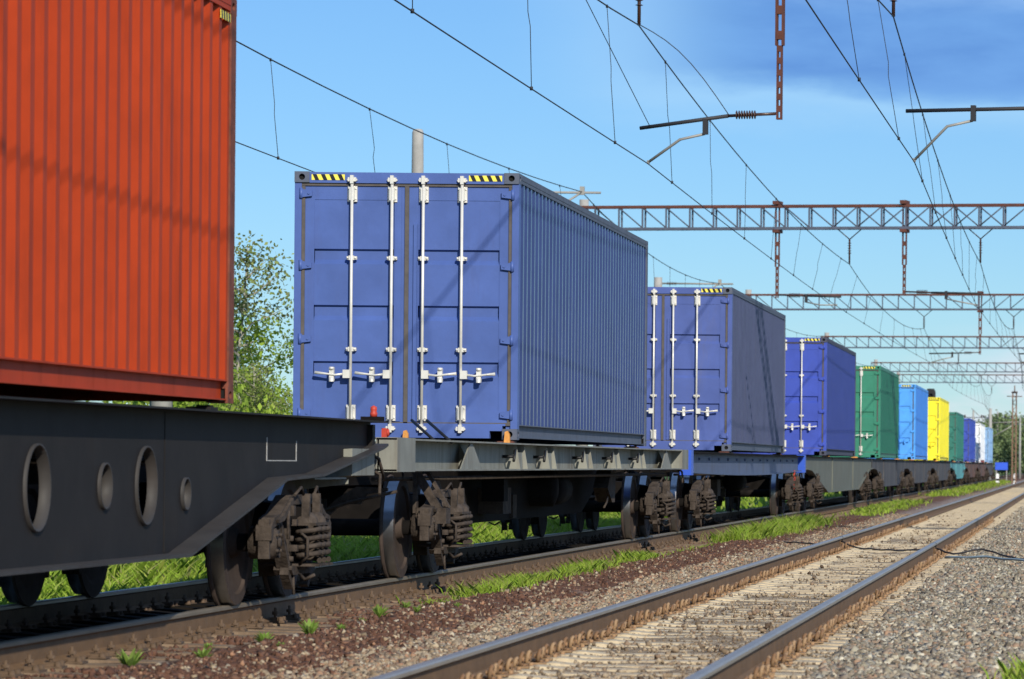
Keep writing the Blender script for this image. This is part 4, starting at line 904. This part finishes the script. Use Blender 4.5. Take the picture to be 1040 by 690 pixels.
def tree_mesh(seed, h, spread, nl, leaf, m, cl=.35, low=.1, thin_top=True, dens=90):
    r = random.Random(seed); tr = MB(); tips = []
    pts = [Vector((0, 0, -.2))]; 
    for i in range(1, 9): pts.append(Vector((pts[-1].x+r.uniform(-.08,.08)*h/6, pts[-1].y+r.uniform(-.08,.08)*h/6, h*i/8.5)))
    tr.tube(pts, [h*.0095*(1.15-i/8.0*.98) for i in range(9)], 7)
    for k in range(nl):
        t = low+(.97-low)*(k+r.random())/nl; i = min(int(t*8), 7); p = pts[i].lerp(pts[i+1], t*8-i); a = r.random()*6.283; ln = spread*(1-abs(t-.4)*1.15)*r.uniform(.6, 1.1)
        ln = max(ln, spread*.2); q = p; last = [p]
        for j in range(3):
            q = q+Vector((math.cos(a)*ln/3, math.sin(a)*ln/3, ln/3*r.uniform(.25, .9))); a += r.uniform(-.4, .4); last.append(q); tips.append((q, t))
            tips.append((q+Vector((r.uniform(-.3,.3), r.uniform(-.3,.3), r.uniform(-.1,.3)))*ln*.4, t))
        tr.tube(last, [h*.005, h*.003, h*.002, h*.001], 4)
    P = []
    for q, t in tips:
        nn = int(dens*(1.15-t if thin_top else 1)); P.append(np.array(q)+rng.normal(size=(max(nn, 3), 3))*cl*(.75, .75, .6))
    P = np.concatenate(P); P = P[P[:, 2] > .05]
    return tr, P
def place_tree(name, trm, lfm, loc, rz, sc, label, group, cat='tree'):
    o = empty(name, loc, rz); o.scale = (sc, sc, sc); tag(o, label, cat, group); link('trunk', trm, o); link('crown', lfm, o); return o
tv = []
for sd in (3, 8):
    tr, P = tree_mesh(sd, 6.0, 1.5, 26, .07, M_leaf, cl=.27, dens=120)
    V, F = quads(P, rng.uniform(.055, .115, len(P))); topm = P[:, 2] > 4.3
    me = npmesh('crown', V, F, [M_leaf, M_leafd]); me.polygons.foreach_set('material_index', topm.astype(np.int32)); tv.append((tr.mesh('trunk', M_bark), me))
GT = 'young birches beyond the train'
place_tree('birch_tree', *tv[0], (-16.6, 74, -.4), .4, 1.06, 'tall thin young birch with a pale trunk between the red and navy containers', GT)
place_tree('birch_tree', *tv[1], (-17.9, 77, -.4), 2.1, .90, 'shorter young birch just left of the tall one, beside the red container', GT)
place_tree('birch_tree', *tv[1], (-16.2, 79, -.4), 4.0, .86, 'young birch partly hidden behind the left edge of the navy container', GT)
place_tree('birch_tree', *tv[0], (-19.0, 84, -.4), 5.2, .80, 'back birch filling the gap with green, farthest from the train', GT)
place_tree('birch_tree', *tv[0], (-15.9, 71.5, -.4), 3.1, .62, 'small leafy birch in the middle of the gap, in front of the tall one', GT)
# bushes in the gap and beneath
def bush_mesh(seed, rad, h, n, leaf, m):
    r = np.random.default_rng(seed); c = r.normal(size=(26, 3))*(rad*.45, rad*.45, h*.22)+(0, 0, h*.42); k = r.integers(0, 26, n); P = c[k]+r.normal(size=(n, 3))*(rad*.17, rad*.17, h*.13); P = P[P[:, 2] > 0]
    V, F = quads(P, r.uniform(leaf*.6, leaf*1.3, len(P))); st = MB()
    for q in c[:12]: st.tube([(0, 0, -.1), (q[0]*.5, q[1]*.5, q[2]*.5), tuple(q)], [.02, .014, .006], 4)
    return st.mesh('stem', M_barkd), npmesh('foliage', V, F, m)
bsh = [bush_mesh(4, 1.5, 2.2, 4200, .13, M_leaf), bush_mesh(9, 1.7, 1.9, 4200, .12, M_leaf)]
for i, (x, y, s) in enumerate([(-15.6, 70, .95), (-17.3, 72, 1.15), (-18.6, 76, 1.2), (-15.9, 77, 1.05), (-20.3, 82, 1.3), (-14.2, 62.5, .75), (-16.6, 66, .9), (-18.2, 69, 1.0)]):
    o = empty('leafy_bush', (x, y, -.4), i*1.3); o.scale = (s, s, s*1.35)
    tag(o, ['bright green bush behind the wagon deck, nearest the camera of the gap bushes','broad green bush under the shorter birch','tall green bush against the red container edge','green bush at the foot of the partly hidden birch','green bush farthest back in the gap','low green bush close to the train beyond the deck','rounded green bush in the middle of the gap','rounded green bush at the left of the gap, behind the deck'][i], 'bush', 'bushes beyond the train')
    link('stem', bsh[i%2][0], o); link('foliage', bsh[i%2][1], o)
def blades(name, X, Y, h, wd, m, lean=.5, zo=0.0):
    n = len(X); Z = ground_z(X, Y)+zo; a = rng.random(n)*6.283; h = np.asarray(h); b = np.stack([np.cos(a), np.sin(a), 0*a], -1); l_ = rng.random(n)*6.283
    d = np.stack([np.cos(l_)*lean*h, np.sin(l_)*lean*h, h], -1)*rng.uniform(.5, 1.1, (n, 1)); B = np.stack([X, Y, Z], -1); w_ = (wd*rng.uniform(.6, 1.3, n))[:, None]
    mid = B+d*.55*np.array([.6, .6, 1.1]); V = np.stack([B-b*w_*.35, B+b*w_*.35, mid+b*w_*.5, B+d, mid-b*w_*.5], 1); k = np.arange(n)[:, None]*5
    return tag(link(name, npmesh(name, V, np.array([[0, 1, 2, 3, 4]])+k, m)), kind='stuff')
# belt of rank growth beyond the train
n = 120000; Y = rng.uniform(14, 100, n); X = -9.05-rng.random(n)**1.3*4.5; k = smooth_noise(X+40, Y, 1.6, 21)
h = .08+.30*np.clip(k, 0, 1)*np.clip((-X-9.0)/1.2, .2, 1)
tag(blades('grass', X, Y, h*rng.uniform(.5, 1.15, n), .022, M_grass, .8), 'rank bright grass beyond the train, seen under the wagons', 'grass')
n = 16000; Y = rng.uniform(100, 420, n); X = -9.2-rng.random(n)*25; tag(blades('grass', X, Y, rng.uniform(.2,.5,n), .12, M_grass, .6), 'far grass beyond the train', 'grass')
# strip of weeds beside the train
def strip(y0, y1, xc, w, n, h, label, seed, thr=.5, wd=.010):
    n = int(n*1.7)
    Y = rng.uniform(y0, y1, n); X = xc+rng.normal(size=n)*w; k = smooth_noise(X*2+40, Y, .9, seed); ok = k+rng.random(n)*.35 > thr+.15; X = X[ok]; Y = Y[ok]; k = k[ok]
    tag(blades('grass', X, Y, h*(.35+.9*k)*rng.uniform(.4, 1.3, len(X)), wd, M_grass, .8), label, 'grass')
strip(33.5, 38, -5.85, .09, 900, .09, 'low patch of weeds at the start of the green strip by the rail', 31)
strip(36, 52, -5.84, .12, 11000, .115, 'bright green weed strip along the train track under the first navy container', 32)
strip(51, 60, -5.74, .10, 260, .06, 'thin yellowish weeds between the two larger green patches', 33)
strip(61.5, 80, -5.62, .20, 11000, .22, 'lush grass clump beside the train under the dusty navy container', 34)
strip(80, 92, -5.45, .15, 160, .08, 'sparse grass between the lush clump and the farther strip', 35)
strip(93, 128, -5.5, .24, 3200, .16, 'far green grass strip beside the olive grey wagon', 36, .48, .03)
strip(155, 300, -5.6, .4, 4500, .2, 'distant grass along the tail of the train', 37, .5, .05)
n = 900; tag(blades('grass', .0+rng.normal(size=n)*.10-.17, 22.6+rng.normal(size=n)*.5, rng.uniform(.06, .22, n), .016, M_grass, .5), 'green grass tuft in the bottom right corner', 'grass')
# single weeds in the brown soil
def weed_mesh(seed, nl, ln):
    r = random.Random(seed); b = MB()
    for i in range(nl):
        a = i*2.4+r.uniform(-.3,.3); l_ = ln*r.uniform(.6, 1.1); e = r.uniform(.5, 1.2); dx, dy = math.cos(a), math.sin(a); w = l_*.11
        c = [(0,0,0), (dx*l_*.5*math.cos(e), dy*l_*.5*math.cos(e), l_*.55*math.sin(e)), (dx*l_*math.cos(e), dy*l_*math.cos(e), l_*.85*math.sin(e))]
        px, py = -dy*w, dx*w
        b.add([c[0], (c[1][0]+px, c[1][1]+py, c[1][2]), c[2], (c[1][0]-px, c[1][1]-py, c[1][2])], [(0,1,2,3)])
    return b.mesh('weed_plant', M_weed)
wm = [weed_mesh(i, 34, .13) for i in range(3)]
WP = [(-5.92, 23.2, 1.2, 'larger leafy weed low at the left, among the sleeper ends'), (-5.62, 23.9, .8, 'small weed right of the larger leafy one at bottom left'), (-5.75, 26.3, .9, 'small pale weed on the soil below the girder slope'), (-5.55, 26.9, 1.1, 'leafy weed on brown soil below the first bogie'), (-5.5, 27.8, .6, 'tiny weed sprout right of the leafy weed below the first bogie'), (-5.9, 28.6, .8, 'weed beside the sleepers under the coil springs'), (-5.7, 30.4, 1.0, 'upright weed on the soil mound below the wagon coupling'), (-5.5, 31.0, .6, 'tiny weed beside the upright one below the coupling'), (-5.95, 33.0, .7, 'small weed among the sleeper ends left of the green strip')]
WP += [(-5.8, 24.6, .45, 'tiny weed behind the larger leafy one at bottom left'), (-5.4, 25.2, .4, 'tiny weed on bare soil right of the bottom left weeds'), (-5.98, 25.6, .5, 'small weed between sleeper ends below the girder'), (-5.65, 29.4, .45, 'tiny weed right of the weed under the coil springs'), (-5.35, 32.2, .5, 'tiny weed at the gravel edge left of the green strip')]
for i, (x, y, s, lb) in enumerate(WP):
    o = link('weed_plant', wm[i%3], None, (x, y, float(ground_z(x, y))+.0)); o.scale = (s, s, s*1.1); o.rotation_euler.z = i*.9; tag(o, lb, 'weed', 'weeds on the brown soil')
# ------------------------------------------------------------------ far background
fv = []
for sd in (21, 22, 23):
    tr, P = tree_mesh(sd, 9.0, 3.6, 22, .4, M_leaff, cl=.62, low=.12, thin_top=False, dens=22); V, F = quads(P, rng.uniform(.22, .5, len(P)), .75); fv.append((tr.mesh('trunk', M_barkd), npmesh('crown', V, F, M_leaff)))
GF = 'trees of the far wood'
ft = [(-12.5,385,.72),(-9.6,392,.86),(-7.0,398,.98),(-4.6,392,.8),(-11.2,410,.85),(-8.2,415,1.0),(-5.4,420,1.0),(-2.6,412,.78),(-.4,408,.70),(2.2,405,.8),(-12.5,432,.85),(-9.5,440,.98),(-6.6,445,1.02),(-3.2,440,.8),(0,442,.8),(4,430,.9),(7,420,1.0),(-16,425,.8),(-20,430,.85)]
for i, (x, y, s) in enumerate(ft):
    place_tree('broadleaf_tree', *fv[i%3], (x, y, -.5), i*1.7, s*.82, ('distant green tree of the front row, '+['left of the pale mast', 'just behind the pale mast', 'tallest, right of the pale mast', 'between the pale mast and the brown mast'][i] if i < 4 else 'broadleaf tree merging into the far wood at the right edge'), GF)
def far_house():
    Hs = empty('distant_house', (.9, 376, -.5)); tag(Hs, 'distant low house with a reddish brown roof at the right edge behind the poles', 'house')
    part('wall', MB().box((-3, -2.5, 0), (3, 2.5, 5.2)), mat('greyish pink render', (.45,.36,.33), .9, var=.1), Hs)
    part('roof', MB().prism([(-3.4, 5.1), (3.4, 5.1), (0, 6.6)], -2.9, 2.9, 'y'), mat('red brown roofing', (.25,.085,.06), .8, var=.2), Hs)
    for x in (-1.8, 0, 1.8):
        f = part('window', MB().box((x-.45, -2.54, 3.0), (x+.45, -2.49, 4.3)), mat('white window frame paint', (.7,.7,.7), .6), Hs); part('pane', MB().box((x-.36, -2.56, 3.1), (x+.36, -2.535, 4.2)), mat('dark window glass', (.05,.07,.09), .1), f)
far_house()
M_tan = mat('tan brown weathered steel', (.20, .12, .08), .8, var=.2)
b = empty('steel_mast', (-3.7, 238, -.3)); tag(b, 'tall rusty brown mast nearest the right edge', 'mast'); part('mast_pole', MB().box((-.16, -.12, 0), (-.08, .12, 6.3)).box((.08, -.12, 0), (.16, .12, 6.3)), M_tan, b)
lat = MB(); z = .2
while z < 6.1: lat.tube([(-.12, -.1, z), (.12, -.1, z+.25)], .02, 4); lat.tube([(.12, -.1, z+.25), (-.12, -.1, z+.5)], .02, 4); z += .5
part('lacing', lat, M_tan, b); part('mast_cap', MB().box((-.19, -.15, 6.3), (.19, .15, 6.42)).tube([(0, 0, 6.4), (0, 0, 6.8)], .04, 5).tube([(-.5, 0, 6.1), (.5, 0, 6.1)], .03, 5), M_tan, b)
for i, (x, y, h) in enumerate([(-9.4, 352, 7.0), (-5.2, 372, 6.6), (-8.0, 398, 7.6)]):
    m_ = empty('distant_mast', (x, y, -.4)); tag(m_, ['hazy thin mast with a cross arm rising left of the pale mast', 'hazy thin mast between the pale and brown masts', 'farthest hazy mast over the end of the train'][i], 'mast', 'thin distant masts')
    part('mast_pole', MB().tube([(0, 0, 0), (0, 0, h)], [.13, .08], 8), M_conc, m_); part('cross_arm', MB().tube([(-1.6, 0, h-.7), (1.6, 0, h-.7)], .04, 5).tube([(0, 0, h-1.5), (1.5, 0, h-.72)], .03, 5), M_rail_t, m_)
    b2 = MB()
    for q in (-1.5, -.8, .8, 1.5): b2.lathe([(0, .05), (.12, .10), (.24, .04)], 8, 'z', (q, 0, h-.68))
    part('insulator', b2, M_ins, m_)
b = empty('concrete_mast', (-6.8, 308, -.3)); tag(b, 'slim pale concrete mast with side arms at the end of the train', 'mast'); part('mast_pole', MB().tube([(0, 0, 0), (0, 0, 6.4)], [.17, .13], 10), M_conc, b); part('cantilever_bracket', MB().tube([(0, 0, 5.2), (2.6, 0, 5.3)], .04, 5).tube([(0, 0, 3.9), (2.2, 0, 5.2)], .04, 5).tube([(0, 0, 4.9), (-1.6, 0, 6.4)], .03, 5), M_arm, b)
b = empty('signal_post', (-9.6, 250, -.3)); tag(b, 'dark signal head standing up behind the yellow container roof', 'signal'); part('signal_pole', MB().tube([(0, 0, 0), (0, 0, 5.4)], .07, 8), M_conc, b); part('signal_head', MB().box((-.3, -.15, 5.7), (.35, .15, 6.6)).prism([(-.3, 6.6), (.35, 6.6), (.25, 6.8), (-.2, 6.8)], -.15, .15, 'y'), M_blk, b)
for zz in (5.95, 6.35): part('signal_lamp', MB().lathe([(0, .12), (-.2, .14), (-.2, .12), (0, .10)], 12, 'y', (.05, -.15, zz)), M_blk, b)
b = empty('blue_board', (-6.1, 322, -.4)); tag(b, 'small bright blue board on posts on the grass beyond the train tail', 'sign')
part('panel', MB().box((-.55, -.03, 1.35), (.55, .03, 2.0)), mat('bright blue sheet', (.03,.10,.62), .5), b)
for x in (-.45, .45): part('post', MB().box((x-.04, .031, 0), (x+.04, .10, 1.95)), M_conc, b)
for i, (x, y) in enumerate([(-5.2, 260), (-4.0, 262), (-3.0, 258)]):
    b = empty('white_marker_post', (x, y, -.3)); tag(b, ['short white marker post left of the brown mast', 'short white marker post just left of the brown mast foot', 'short white marker post nearest the right edge'][i], 'post', 'white marker posts'); part('post_shaft', MB().prism([(-.12, 0), (.12, 0), (.10, 1.0), (0, 1.08), (-.10, 1.0)], -.05, .05, 'y'), M_white, b); part('post_band', MB().box((-.115, -.055, .55), (.115, .055, .7)), M_blk, b)
